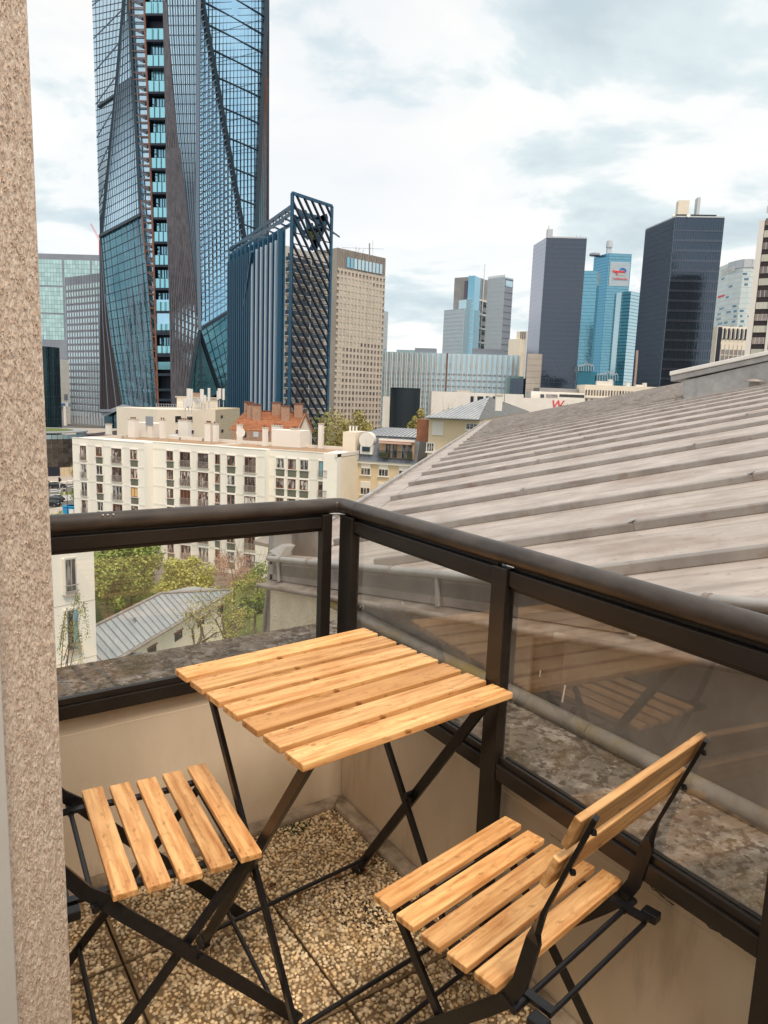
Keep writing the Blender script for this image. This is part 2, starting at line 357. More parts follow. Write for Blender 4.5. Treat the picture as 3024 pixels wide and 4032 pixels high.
# moss clumps and dead leaves in the corner
MOSS = mat('moss', (.035, .06, .012), (.09, .13, .03), rough=1, scale=30, island=.4)
LEAFM = mat('dead_leaf', (.10, .04, .015), (.24, .11, .045), rough=.8, scale=20, rand=.4)
mb = MB()
for k in range(420):
    c = onz(1100, 3250, 0.0)+Vector((random.gauss(0, .05), random.gauss(0, .022), 0)); r = random.uniform(.002, .005)
    a = random.uniform(0, 6.28); h = random.uniform(.003, .010)
    mb.add([c+Vector((r*math.cos(a), r*math.sin(a), .001)), c+Vector((r*math.cos(a+2.1), r*math.sin(a+2.1), .001)), c+Vector((r*math.cos(a+4.2), r*math.sin(a+4.2), .001)), c+Vector((0, 0, h))], [(0, 1, 3), (1, 2, 3), (2, 0, 3)])
tag(stuff(mb.build('moss', MOSS)), 'small green moss tuft on the pebble paving below the left parapet', 'moss')
GRIT = mat('dark_debris', (.02, .014, .008), (.06, .04, .022), rough=1, scale=50, island=.5)
mb = MB()
def debris(n, a, b, sp_, r0=.002, r1=.006):
    a = onz(*a, 0); b = onz(*b, 0)
    for k in range(n):
        t = random.random(); c = a.lerp(b, t)+Vector((random.gauss(0, sp_), random.gauss(0, sp_), .001)); r = random.uniform(r0, r1); an = random.uniform(0, 6.28)
        pts = [c+Vector((r*random.uniform(.5, 1)*math.cos(an+q), r*random.uniform(.5, 1)*math.sin(an+q), random.uniform(0, .004))) for q in (0, 1.6, 3.1, 4.7)]
        mb.add(pts+[c+Vector((0, 0, .005))], [(0, 1, 4), (1, 2, 4), (2, 3, 4), (3, 0, 4)])
debris(420, (1330, 3140), (1600, 3440), .018); debris(300, (1330, 3140), (980, 3240), .014); debris(220, (1330, 3140), (1380, 3200), .03)
debris(260, (1380, 3560), (1500, 3620), .05)
tag(stuff(mb.build('debris', GRIT)), 'dark soil and plant debris gathered along the parapet foot', 'debris')
k = 0
for (x, y, w) in ((1395, 3420, 'beside the far table foot'), (1480, 3370, 'lying nearest the parapet foot'), (1440, 3440, 'pinkish, right of the table foot'), (1470, 3400, 'curled, in the corner litter'), (1330, 3455, 'under the black table stretcher'), (1180, 3545, 'on the joint between two pavers'), (1265, 3235, 'dark, nearest the balcony corner'), (1075, 3500, 'rusty, left of the paver crossing')):
    c = onz(x, y, 0); m = MB(); nn = 9; r = random.uniform(.010, .018)
    P = [Vector((r*(1.0 if i % 2 else .62)*math.cos(6.283*i/nn), r*.7*(1.0 if i % 2 else .6)*math.sin(6.283*i/nn), .003+random.uniform(0, .008))) for i in range(nn)]
    m.add(P+[Vector((0, 0, .004))], [(i, (i+1) % nn, nn) for i in range(nn)])
    o = m.build('dead_leaf', LEAFM, None, (c.x, c.y, .004), random.uniform(0, 6)); sd2 = o.modifiers.new('solid', 'SOLIDIFY'); sd2.thickness = .0005
    tag(o, 'brown dead leaf on the pebble floor, '+w, 'leaf', 'dead leaves in the balcony corner')

# parapets: wall + upstand + lichen coping
def parapet(label, P, e, n, L, ext, wid, ZL=ZL):
    t = thing('parapet', label, 'parapet wall', (P.x, P.y, 0))
    a = Vector((0, 0, 0)); b = e*L
    m = MB(); q = [a+e*ext[0], b, b+n*wid, a+n*wid+e*ext[1]]; m.prism([(p.x, p.y) for p in q], -3.5, ZL-.05); m.build('wall', PLAST, t)
    m = MB(); q = [a+e*ext[0]*0+n*.0015, b+n*.0015, b+n*.029, a+n*.029]; m.prism([(p.x, p.y) for p in q], ZL-.05, ZL-.004); m.build('wall_head', PLAST, t)
    m = MB(); q = [a+n*.030+e*ext[2], b+n*.030, b+n*(wid+.02), a+n*(wid+.02)+e*ext[1]]; m.prism([(p.x, p.y) for p in q], ZL-.049, ZL); m.build('coping', LICHEN, t, bevel=.006)
    m = MB(); q = [a+e*(-.0), b, b-n*.055, a-n*.055+e*ext[3]]; m.prism([(p.x, p.y) for p in q], -.03, .018); m.build('upstand', SCREED, t, bevel=.01)
    return t
parapet('beige rendered parapet with lichen coping, running from the pillar to the corner', CORN, -E1, N1, 2.3, (-.2, -.28, 0, .055), .355, ZL+.021)
parapet('beige rendered parapet with mossy coping below the zinc wall, behind the right chair', CORN, E2, N2, 3.2, (.003, 0, .013, .055), .297)

CRK = mat('dark_crack', (.05, .03, .02), rough=1)
for pts, right in (([(2160, 3280), (2200, 3305), (2235, 3345), (2262, 3362)], 1), ([(2380, 3345), (2430, 3372), (2500, 3420), (2560, 3465), (2600, 3480)], 1), ([(2560, 3490), (2610, 3530), (2650, 3560)], 1), ([(2640, 3540), (2700, 3570), (2780, 3640), (2850, 3690), (2960, 3750)], 1), ([(1780, 2925), (1830, 2960), (1880, 3000), (1905, 3030)], 1), ([(240, 2850), (380, 2838), (480, 2800), (620, 2775), (700, 2745)], 0)):
    pn_ = N2 if right else N1; P_ = CORN-pn_*.0006; q_ = [onplane(x+random.uniform(-5, 5), y+random.uniform(-4, 4), P_, pn_) for x, y in pts]
    q2_ = []
    for a_, b_ in zip(q_[:-1], q_[1:]):
        for k_ in range(5): c_ = a_.lerp(b_, k_/5)+Vector((0, 0, random.uniform(-.003, .003))); q2_.append(c_)
    q2_.append(q_[-1]); q2_ = [c_ for c_ in q2_ if c_.z < ZL-.006]
    if len(q2_) < 3: continue
    par = bpy.data.objects['parapet.001' if right else 'parapet']
    MB().tube([c_-par.location for c_ in q2_], [random.uniform(.0004, .0012) for _ in q2_], 5).build('crack', CRK, par)
# ---- railing
ZT = 1.02; HR = .0235
def rpt(o1, o2, z): p = line(o1, o2); return Vector((p.x, p.y, z))
OL, OR = -.005, -.035     # rail axis offsets from the parapets' inner faces
KC = rpt(OL, OR, 0)
PIL = Vector((-.60, 1.10, 0))
rail = thing('balcony_railing', 'dark bronze balcony railing with glass panes and round handrail', 'railing', (KC.x, KC.y, 0))
LL = 1.62; LR = 2.6
def L3(u, z, out=0): p = -E1*u+N1*out; return Vector((p.x, p.y, z))
def R3(u, z, out=0): p = E2*u+N2*out; return Vector((p.x, p.y, z))
hc = ZT-HR
cseam = .115
mb = MB(); bis = (-E1+E2).normalized()*-.012
curve = [L3(LL, hc), L3(.05, hc), L3(.025, hc)+bis*0.2, Vector((0, 0, hc))-(-E1+E2)*-.006, R3(.025, hc)+bis*.2, R3(.05, hc), R3(cseam-.001, hc)]
mb.tube(curve, HR, 20); mb.build('handrail', HANDM, rail)
MB().tube([R3(cseam+.001, hc), R3(LR, hc)], HR, 20).build('handrail', HANDM, rail)
MB().tube([R3(cseam-.004, hc), R3(cseam+.004, hc)], HR-.002, 16).build('rail_joint', BLACK, rail)
def frame_run(F, u0, u1, zb=.474):
    # top rail, glazing bead, bottom rail with channel
    def bx(n, z0, z1, o0, o1, m=RAILM, bev=.0015):
        a = F(u0, 0, o0); b = F(u1, 0, o0); c = F(u1, 0, o1); d = F(u0, 0, o1)
        MB().prism([(p.x, p.y) for p in (a, b, c, d)], z0, z1).build(n, m, rail, bevel=bev)
    bx('top_rail', .932, .966, -.020, .020)
    bx('glazing_bead', .921, .931, -.012, .012)
    bx('bottom_rail', zb, zb+.036, -.022, .022)
    bx('glazing_bead', zb+.037, zb+.054, -.014, -.006); bx('glazing_bead', zb+.037, zb+.049, .006, .016)
    bx('saddle_bracket', .9665, .976, -.006, .006)
def post(F, u0, u1, z0, z1, name='post'):
    a = F(u0, 0, -.026); b = F(u1, 0, -.026); c = F(u1, 0, .003); d = F(u0, 0, .003)
    return MB().prism([(p.x, p.y) for p in (a, b, c, d)], z0, z1).build(name, RAILM, rail, bevel=.002)
def pane(F, u0, u1, z0=.5105):
    a = F(u0, 0, -.004); b = F(u1, 0, -.004); c = F(u1, 0, .004); d = F(u0, 0, .004)
    return MB().prism([(p.x, p.y) for p in (a, b, c, d)], z0, .9205).build('glass_pane', GLASSR, rail)
def upos(px, py, right=True):
    n = N2 if right else N1; q = onplane(px, py, KC-n*.026, n)-KC; return abs(q.dot(E2 if right else E1))
uA, uB = upos(1262, 2473, False), upos(1299, 2473, False)
uC, uD = upos(1326, 2473), upos(1374, 2473)
uE, uF = upos(1914, 2600), upos(1972, 2600)
print('post u', uA, uB, uC, uD, uE, uF)
uG = upos(2985, 3700)
frame_run(L3, uB+.001, LL, .491); frame_run(R3, uC-.0, uE-.001); frame_run(R3, uF+.001, uG-.001); frame_run(R3, uG+.05, LR)
post(L3, uB, uA, .49, .974); post(R3, uC, uD, .49, .974); post(R3, uE, uF, .085, .970); post(R3, uG, uG+.045, .085, .970)
pane(L3, uA+.001, LL-.05, .5275); pane(R3, uD+.001, uE-.001); pane(R3, uF+.001, uG-.001); pane(R3, uG+.046, LR)
for u in (uF, uG+.045):
    MB().prism([(p.x, p.y) for p in (R3(u+.001, 0, -.02), R3(u+.03, 0, -.02), R3(u+.03, 0, .03), R3(u+.001, 0, .03))], .085, .20).build('fixing_plate', RAILM, rail, bevel=.002)
MB().prism([(p.x, p.y) for p in (L3(uB-.004, 0, -.02), R3(uC-.01, 0, -.02), R3(uC-.01, 0, .02), L3(uB-.004, 0, .02))], .966, .970).build('corner_plate', ZINCL, rail)
# bird dropping and scuffs on the pane
n_ = 0
for (x0, y0, x1, y1, w) in ((2226, 2698, 2213, 2765, .0035), (2128, 2640, 2125, 2665, .002)):
    a = onplane(x0, y0, KC-N2*.0052, N2)-KC; b = onplane(x1, y1, KC-N2*.0052, N2)-KC
    MB().bar(a, b, w, .0006, side=E2).build('dried_streak', WHITE, rail)
for (x0, y0) in ((1420, 2385), (1427, 2382), (1432, 2390), (1583, 2370)):
    a = onplane(x0, y0, KC-N2*.0052, N2)-KC; b = onplane(x0+random.choice((-4, 5)), y0+10, KC-N2*.0052, N2)-KC
    MB().bar(a, b, .0015, .0005, side=E2).build('scuff_mark', WHITE, rail)
for (x, y) in ((405, 2030), (424, 2028), (446, 2026)):
    q = onplane(x, y, KC-N1*.02, N1)-KC; q.z = hc+.018
    MB().tube([q-E1*.002, q+E1*.002], .0022, 6).build('paint_fleck', WHITE, rail)

# ---- roughcast pillar (reveal of the balcony door) at left
pe = at(205, 2020, .95); pe.z = 0; pe.x += .009
pil = thing('house_wall', 'beige roughcast wall edge of the house, left foreground', 'wall', (pe.x, pe.y, 0))
ray_dir = Vector((pe.x, pe.y, 0)).normalized()
rv = (Vector((-.36, -.93, 0))).normalized()       # reveal runs back towards the door
pts = [Vector((0, 0, 0)), rv*.30, rv*.30+N1*0-Vector((1.2, 0, 0)), -E1*1.6+N1*.35]
mb = MB()
# reveal face as a finely divided sheet with real relief
q = [Vector((0, 0, 0)), rv*.24, rv*.24+Vector((-1.3, .0, 0)), Vector((-1.5, .55, 0))]
mb.prism([(p.x, p.y) for p in q], -.3, 3.6); w = mb.build('roughcast_wall', ROUGHC, pil, bevel=.004)
for v in w.data.vertices:
    if v.co.z > 2: v.co.x -= .028
cut = []
rnd = random.Random(5); mb = MB()
nrm = Vector((-rv.y, rv.x, 0)); nrm = nrm if nrm.x > 0 else -nrm
for k in range(15000):
    u = rnd.uniform(.006, .255); z = rnd.uniform(.15, 2.35); c = rv*u+nrm*.0002; c.x -= max(0, z+.3)*.028/3.9; r = rnd.uniform(.0008, .0022); h = rnd.uniform(1.0, 2.6)*r
    P = [c+rv*(-r)+Vector((0, 0, z)), c+rv*r*rnd.uniform(.3, 1)+Vector((0, 0, z-h*.4)), c+rv*r*rnd.uniform(.2, 1)+Vector((0, 0, z+h)), c+nrm*rnd.uniform(.0008, .0024)+Vector((0, 0, z+h*.25))]
    mb.add(P, [(0, 1, 3), (1, 2, 3), (2, 0, 3)], 0, False)
stuff(mb.build('roughcast_grain', ROUGHC, pil))
# door frame seen at the very left edge
mb = MB(); a = rv*.262
dq = onplane(50, 4032, pe, nrm)-pe; dq.z = 0; DD = dq.length; print('door d', DD)
dr = thing('door_frame', 'white balcony door frame with black seal at the left edge', 'door', (pe.x, pe.y, 0))
b0 = rv*(DD+.0); mb.prism([(p.x, p.y) for p in (b0+nrm*-.01, b0+rv*.05+nrm*-.01, b0+rv*.05+nrm*.012, b0+nrm*.012)], 0, 2.4); mb.build('frame', WHITE, dr, bevel=.003)
b0 = rv*(DD+.052); MB().prism([(p.x, p.y) for p in (b0+nrm*-.01, b0+rv*.03+nrm*-.01, b0+rv*.03+nrm*.02, b0+nrm*.02)], 0, 2.4).build('seal', BLACK, dr)
# the house behind the camera (room around the door, walls pale to bounce light) and the soffit above
hw = thing('house_facade', 'beige facade of the house around the balcony door, behind the viewer', 'wall', (0, -.6, 0))
mb = MB(); mb.box(-3.5, -.85, -.25, 0, -4, 2.8); mb.box(.95, 4.5, -.25, 0, -4, 2.8); mb.box(-.85, .95, -.25, 0, 2.3, 2.8); mb.box(-.85, .95, -.25, 0, -4, 0)
mb.build('facade_wall', PLAST, hw)
ROOM = mat('pale_room', (.5, .45, .4), (.55, .5, .45), rough=.8)
mb = MB(); mb.box(-3, 3, -4.1, -4, 0, 2.6); mb.box(-3, 3, -4, -.26, -.1, 0); mb.box(-3, 3, -4, -.26, 2.6, 2.7); mb.box(-3.1, -3, -4, -.26, 0, 2.6); mb.box(3, 3.1, -4, -.26, 0, 2.6)
mb.build('room', ROOM, hw)

# ================================================================== FURNITURE
def slat_mesh(L, w, t, name='slat'):
    return MB().box(-L/2, L/2, -w/2, w/2, -t, 0).mesh(name, WOOD)
# table
TB = thing('folding_table', 'square folding table with seven wooden slats and black legs', 'table', (-.0837, 1.5519, 0), .6901)
tw, tg = .0612, .0186; sm = slat_mesh(.55, tw, .015, 'table_slat')
cm = sm.copy(); cm.materials.clear(); cm.materials.append(WOODD)
for i in range(7):
    y = .27-tw/2-i*(tw+tg)
    link('slat', cm if i == 4 else sm, TB, (random.uniform(-.001, .001), y, .70+random.uniform(-.0006, .0006)), random.uniform(-.002, .002), bevel=.0022)
for x in (-.2, .2): MB().bar((x, -.245, .678), (x, .245, .678), .012, .014, side=(1, 0, 0)).build('top_bearer', BLACK, TB)
def flat(a, b, w, t): return MB().bar(a, b, t, w, side=(1, 0, 0))
ZT0 = .677
for x in (-.235, .235): flat((x, -.232, ZT0), (x, .212, .012), .024, .011).build('leg', BLACK, TB, bevel=.001)
for x in (-.215, .215): flat((x, .232, ZT0), (x, -.205, .012), .018, .010).build('leg', BLACK, TB, bevel=.001)
for x in (-.235, .235): MB().bar((x, .225, .0), (x, .203, .028), .02, .034, side=(1, 0, 0)).build('foot_cap', BLACK, TB, bevel=.003)
for x in (-.215, .215): MB().bar((x, -.218, .0), (x, -.198, .028), .018, .028, side=(1, 0, 0)).build('foot_cap', BLACK, TB, bevel=.003)
MB().tube([(-.235, .178, .063), (.235, .178, .063)], .0055, 10).build('stretcher', BLACK, TB)
MB().tube([(-.215, -.172, .062), (.215, -.172, .062)], .0055, 10).build('stretcher', BLACK, TB)
for x in (-.225, .225): MB().tube([(x-.014, .0, .345), (x+.014, .0, .345)], .008, 8).build('pivot', BLACK, TB)
MB().bar((.05, .12, .676), (.16, .02, .52), .009, .004).build('locking_stay', BLACK, TB); MB().tube([(-.215, .2, .668), (.215, .2, .668)], .005, 8).build('upper_rod', BLACK, TB)
# chair
def make_chair(label):
    t = thing('folding_chair', label, 'chair')
    w, g_ = .0435, .0155; s = slat_mesh(.39, w, .014, 'seat_slat')
    for i in range(5):
        dz = (.0, -.004, -.006, -.004, .0)[i]
        link('seat_slat', s, t, (random.uniform(-.001, .001), .14-w/2-i*(w+g_), .442+dz), random.uniform(-.003, .003), bevel=.0022)
    for x in (-.15, .15):
        MB().strip([(x, .13, .424), (x, .05, .419), (x, -.05, .419), (x, -.13, .424), (x, -.215, .424)], (1, 0, 0), .016, .008).build('seat_rail', BLACK, t)
        # rear legs (short pair)
        sx = 1 if x > 0 else -1
        flat((sx*.158, .128, .418), (sx*.158, -.225, .005), .019, .008).build('rear_leg', BLACK, t, bevel=.001)
        # long pair: front foot up to the back
        X = sx*.176
        pts = [(X, .235, .005), (X, .12, .13), (X, -.02, .28), (X, -.12, .385), (X, -.155, .425)]
        m = MB(); m.strip(pts, (1, 0, 0), .0075, [.026]*5); m.build('front_leg', BLACK, t, bevel=.001)
        m = MB(); m.strip([(X, -.150, .419), (X, -.170, .46), (X, -.188, .544), (X, -.192, .565), (X, -.202, .60), (X, -.27, .782)], [(1, 0, 0), (1, 0, 0), (1, 0, 0), (.7, -.7, 0), (.15, -1, -.3), (.15, -1, -.3)], [.0075, .0075, .0075, .010, .0065, .0065], [.026, .025, .024, .016, .013, .013]); m.build('back_upright', BLACK, t)
        MB().tube([(X-sx*.03, -.168, .418), (X+sx*.012, -.168, .418)], .007, 10).build('hinge_pin', BLACK, t)
        MB().bar((sx*.158, -.232, .0), (sx*.158, -.205, .028), .014, .024, side=(1, 0, 0)).build('foot_cap', BLACK, t)
        MB().box(X-.012, X+.012, -.222, -.192, .408, .426).build('rail_stop', BLACK, t, bevel=.003)
    bs = MB().box(-.20, .20, -.006, .006, -.028, .028).mesh('back_slat', WOOD)
    for z, y in ((.757, -.250), (.683, -.222)):
        o = link('back_slat', bs, t, (0, y+.003, z), 0, bevel=.002); o.rotation_euler = (R(20), 0, 0)
    MB().tube([(-.176, -.168, .418), (.176, -.168, .418)], .005, 8).build('rear_rod', BLACK, t)
    MB().tube([(-.15, -.208, .414), (.15, -.208, .414)], .0045, 8).build('rear_rod', BLACK, t)
    MB().tube([(-.176, .178, .066), (.176, .178, .066)], .0055, 8).build('front_stretcher', BLACK, t)
    MB().tube([(-.158, -.16, .082), (.158, -.16, .082)], .0055, 8).build('rear_stretcher', BLACK, t)
    MB().tube([(-.158, .108, .405), (.158, .108, .405)], .0045, 8).build('front_rod', BLACK, t)
    for sx in (-1, 1): MB().tube([(sx*.15, .02, .243), (sx*.186, .02, .243)], .006, 8).build('pivot', BLACK, t)
    for z, y in ((.757, -.262), (.683, -.236)):
        for sx in (-1, 1): MB().tube([(sx*.176, y-.008, z+.003), (sx*.176, y-.004, z+.001)], .005, 8).build('bolt', BLACK, t)
    return t
ch = make_chair('wooden folding chair at right, its slatted backrest rising in front of the railing')
ch.location = (.244, 1.2226, 0); ch.rotation_euler = (0, 0, .7612); ch['group'] = 'folding chairs at the table'
c2 = copy_tree(ch); c2.location = (-.4346, 1.3995, 0); c2.rotation_euler = (0, 0, .5302-math.pi/2)
for k_ in c2.children:
    if k_.name.startswith('back_'):
        hz_p = Vector((0, -.155, .425)); rm = Matrix.Rotation(R(24), 4, 'X'); mt = Matrix.Translation(hz_p) @ rm @ Matrix.Translation(-hz_p)
        k_.matrix_basis = mt @ k_.matrix_basis
c2['label'] = 'wooden folding chair at left, its back hidden behind the roughcast wall'; c2['group'] = 'folding chairs at the table'


# ================================================================== NEIGHBOURING ZINC ROOF
WN = Vector((.827, .563, 0)).normalized(); WE = Vector((WN.y, -WN.x, 0))      # wall normal (away from us), wall direction towards us
WP = Vector((-.122, 2.844, .47))
def onwall(x, y, off=0): return onplane(x, y, WP+WN*off, WN)
gv = Vector((.242*math.cos(R(-9.9)), .242*math.sin(R(-9.9)), 0))               # roof gradient
RP = onwall(1383, 2222); RP.z -= .035
RN = Vector((-gv.x, -gv.y, 1)).normalized()
def onroof(x, y, up=0): return onplane(x, y, RP+Vector((0, 0, up)), RN)
def roofz(p, up=0): return RP.z+up+gv.x*(p.x-RP.x)+gv.y*(p.y-RP.y)
K0 = onwall(1060, 2198)                                                       # eave corner
ED = Vector((math.cos(R(80.1)), math.sin(R(80.1)), 0))                        # eave direction (level)
SD = Vector((math.cos(R(-9.9)), math.sin(R(-9.9)), 0)); SD = Vector((math.cos(R(-15.8)), math.sin(R(-15.8)), 0))
def onR(p, up=0): return Vector((p.x, p.y, roofz(p, up)))
nb = thing('neighbour_house', 'neighbouring house with a large weathered standing seam zinc roof beyond the right railing', 'house', (K0.x, K0.y, 0))
def rel(p): return Vector(p)-nb.location
EL = 27.5
far = onroof(1900, 1662)
EL = (far-K0).dot(ED)
ridge_a = onroof(2640, 1535)
print('eave length', EL, 'ridge', ridge_a, 'K0', K0)
ridge_b = onroof(3300, 1440)
K1 = onwall(3500, 2450); K1 = WP+WE*6; K1.z = 0
vdir = WE
P0 = onR(K0); Pv = onR(K0+vdir*7.5); Pf = onR(K0+ED*EL); Pr = onR(K0+ED*EL+SD*12); Pr2 = onR(Pv+SD*9)
mb = MB(); mb.slab([rel(P0), rel(Pv), rel(Pr2), rel(Pr), rel(Pf)], (0, 0, -.05)); roofo = mb.build('roof', ZINCB, nb)
# batten rolls: long caps running up the slope in overlapping lengths
ROOFZ = mat('roof_zinc_sheet', (.36, .31, .275), (.56, .50, .46), rough=.6, scale=5, lo=.3, hi=.7, metal=.1, bump=.15, bscale=30, bdist=.003)
add_layer(ROOFZ, 'noise', (.26, .175, .135), 1.1, .55, .72, factor=.7)
add_layer(ROOFZ, 'noise', (.20, .15, .12), 14, .60, .74, factor=.5)
add_layer(ROOFZ, 'noise', (.22, .18, .155), 5, .50, .72, stretch=(5, .28, 1), rot=R(-15.8), detail=8, factor=.75)
add_layer(ROOFZ, 'noise', (.66, .62, .58), 6, .56, .74, stretch=(4, .25, 1), rot=R(-15.8), detail=8, factor=.5)
add_layer(ROOFZ, 'noise', (.17, .12, .10), 40, .62, .72, factor=.6)
roofo.data.materials.clear(); roofo.data.materials.append(ROOFZ)
seam_u = []
u = .42
ys = [(1454, 1942), (1527, 1898), (1586, 1864), (1630, 1835), (1672, 1810), (1708, 1789)]
print('seam spacing', [round((onroof(*q)-K0).dot(ED), 2) for q in ys])
SP = .96
ZINCR = mat('roll_zinc', (.22, .20, .19), (.33, .31, .295), rough=.55, scale=5, metal=.15, bump=.15, bscale=30, bdist=.003)  # darkened zinc: shade of the roll sides put into the colour
add_layer(ZINCR, 'noise', (.20, .13, .10), 8, .56, .7, factor=.8)
def roll(start, L, k):
    rnd = random.Random(k); a = start; d = Vector((SD.x, SD.y, gv.dot(SD))).normalized(); side = ED
    pos = 0; first = True
    while pos < L:
        ln = min(rnd.uniform(1.5, 2.4) if not first else rnd.uniform(.8, 2.2), L-pos)
        p = a+d*pos; q = a+d*(pos+ln+.02); lift = .002+.0015*(rnd.random())
        w = .017; n = RN
        P = []
        for c, ww in ((p, w*1.12), (q, w)):
            hh = .031+(.004 if c is p else 0)
            P.append([c-side*ww, c+side*ww, c+side*ww*.8+n*hh, c-side*ww*.8+n*hh])
        V = [rel(x) for x in P[0]+P[1]]
        m = MB(); m.add(V, [(3, 2, 1, 0), (4, 5, 6, 7), (0, 1, 5, 4), (1, 2, 6, 5), (2, 3, 7, 6), (3, 0, 4, 7)])
        o = m.build('roll_cap', ZINCR, roofo, bevel=.004)
        if not first:
            m = MB(); c = p+n*(hh+.006); m.bar(rel(c-d*.012), rel(c+d*.014+n*.006), .03, .004, side=side); m.build('clip', ZINCL, roofo)
        pos += ln; first = False
k = 0
# rolls that start on the eave
us = []
us = [.28, 1.08, 2.02, 2.96, 3.88, 4.76, 5.73, 6.73, 7.73]; x = 8.73
while x < EL-.3: us.append(x); x += 1.0
for x in us:
    roll(onR(K0+ED*x+SD*.27, 0), 9.5 if x > 3 else 7.5, k); k += 1
# rolls that start on the verge (nearer to us)
for j, x in enumerate((-.45, -1.07, -1.72, -2.4, -3.1, -3.8)):
    # intersection of roll line (offset x along ED from K0) with the verge
    A = K0+ED*x; A.z = 0; q = isect(Vector((A.x, A.y, 0)), SD, Vector((K0.x, K0.y, 0))+WN*.06, WE)
    roll(onR(q+SD*.05, 0), 7.0, 100+j)
# hip of the roof behind the eave skyline and ridge box (roof light)
gut = MB()
gp = [rel(Vector((K0.x, K0.y, 0))+Vector((0, 0, K0.z))), rel(K0+ED*EL)]
MB().tube([rel(K0), rel(K0+ED*3.2)], .016, 12).build('gutter_bead', ZINCL, nb)
MB().tube([rel(K0+ED*3.22), rel(K0+ED*9)], .016, 10).build('gutter_bead', ZINCL, nb)
MB().tube([rel(K0+ED*9.02), rel(K0+ED*EL)], .016, 8).build('gutter_bead', ZINCL, nb)
# gutter trough (level) outside the eave
def eave_sec(o0, z0, o1, z1, name, m, th=.006, u0=0, u1=None):
    u1 = EL if u1 is None else u1; a = K0+ED*u0; b = K0+ED*u1
    mm = MB(); mm.slab([rel(a+SD*o0+Vector((0, 0, z0))), rel(b+SD*o0+Vector((0, 0, z0))), rel(b+SD*o1+Vector((0, 0, z1))), rel(a+SD*o1+Vector((0, 0, z1)))], Vector((SD.x, SD.y, 0))*.0+Vector((0, 0, -th)))
    return mm.build(name, m, nb)
eave_sec(0, .0, .10, -.11, 'gutter_side', ZINC); eave_sec(.10, -.11, .20, -.10, 'gutter_sole', ZINCB); eave_sec(.20, -.10, .26, roofz(K0+SD*.26)-K0.z+.004, 'gutter_back', ZINC)
mm = MB(); a = K0-SD*.005; b = K0+ED*EL-SD*.005; mm.slab([rel(a), rel(b), rel(b+Vector((0, 0, -.16))), rel(a+Vector((0, 0, -.16)))], SD*.008); mm.build('eave_fascia', ZINCL, nb)
# lower roof skirt of the far side (a second pitch beyond the gutter)
mm = MB(); a = K0-SD*.02+ED*.35+Vector((0, 0, -.02)); b = K0-SD*.02+ED*1.5; mm.slab([rel(a), rel(b+Vector((0, 0, -.02))), rel(b-SD*.22+Vector((0, 0, -.02))), rel(a-SD*.20+Vector((0, 0, .02)))], (0, 0, -.02)); mm.build('flashing', ZINC, nb)
mm = MB()
for dz, o in ((-.0, 0), ): pass
# zinc box and clad corner post under the eave corner
c0 = onwall(1060, 2085, .35); 
MB().slab([rel(onwall(1064, 2082, .16)), rel(onwall(1262, 2062, .16)), rel(onwall(1262, 2200, .16)), rel(onwall(1052, 2200, .16))], WN*.03).build('zinc_panel', ZINC, nb)
MB().slab([rel(onwall(1058, 2170, -.005)), rel(onwall(1110, 2142, .04)), rel(onwall(1128, 2150, .04)), rel(onwall(1095, 2195, -.005))], WN*.05).build('zinc_box', ZINCL, nb, bevel=.003)
q = [onwall(1064, 2080, .03), onwall(1078, 2084, .03), onwall(1078, 2300, .03), onwall(1050, 2290, .03)]
MB().slab([rel(p) for p in q], WN*.10).build('zinc_post', ZINCL, nb, bevel=.003)
q = [onwall(1050, 2285, .012), onwall(1078, 2300, .012), onwall(1078, 2900, .012), onwall(985, 2900, .012)]
MB().slab([rel(p) for p in q], WN*.06).build('zinc_post', ZINC, nb, bevel=.004)
MB().tube([rel(onwall(1056, 2290, .0)), rel(onwall(1032, 2520, 0)), rel(onwall(990, 2900, 0))], .008, 8).build('zinc_trim', ZINCL, nb)
# verge side: bead, fascia board, shelf, roll, stucco and cladding
def wl(pts, off): return [rel(onwall(x, y, off)) for x, y in pts]
seg = [(1060, 2198), (1383, 2222), (1643, 2247), (1926, 2274), (2350, 2312), (2676, 2341), (3024, 2387), (3400, 2440)]
vb = [K0+WE*t*1.0 for t in (0, .77, 1.2, 1.55, 2.4, 5)]
def verge(t, dz=0, off=0):
    p = K0+WE*t+WN*off; return rel(Vector((p.x, p.y, K0.z+.1655*t+dz)))
bk = [0, .14, .42, 1.06, 1.62, 2.3, 3.1, 4.2]
for a, b in zip(bk[:-1], bk[1:]):
    MB().tube([verge(a+.002, 0, -.004), verge(b-.002, 0, -.004)], .0145, 14).build('gutter_bead', ZINCL, nb)
    MB().tube([verge(b-.008, 0, -.004), verge(b+.008, 0, -.004)], .0175, 12).build('bead_joint', ZINC, nb)
for a, b in ((.04, .62), (.622, 1.30), (1.302, 2.05), (2.052, 3.2), (3.202, 4.5)):
    mm = MB(); mm.slab([verge(a, -.005), verge(b, -.005), verge(b, -.106), verge(a, -.106)], WN*.012); mm.build('fascia_panel', ZINC, nb)
for t in (.115, .80, 1.33, 2.1):
    MB().bar(verge(t, -.006, -.006), verge(t+.02, -.108, -.012), .018, .010, side=WE).build('fascia_strap', ZINCL, nb, bevel=.002)
MB().tube([verge(.53, -.05, -.001), verge(.53, -.05, .001)], .02, 16).build('round_cap', DKSTEEL, nb)
mm = MB(); mm.slab([verge(0, -.107, .012), verge(4.5, -.107, .012), verge(4.5, -.127, -.045), verge(0, -.127, -.045)], (0, 0, -.008)); mm.build('drip_shelf', ZINCB, nb)
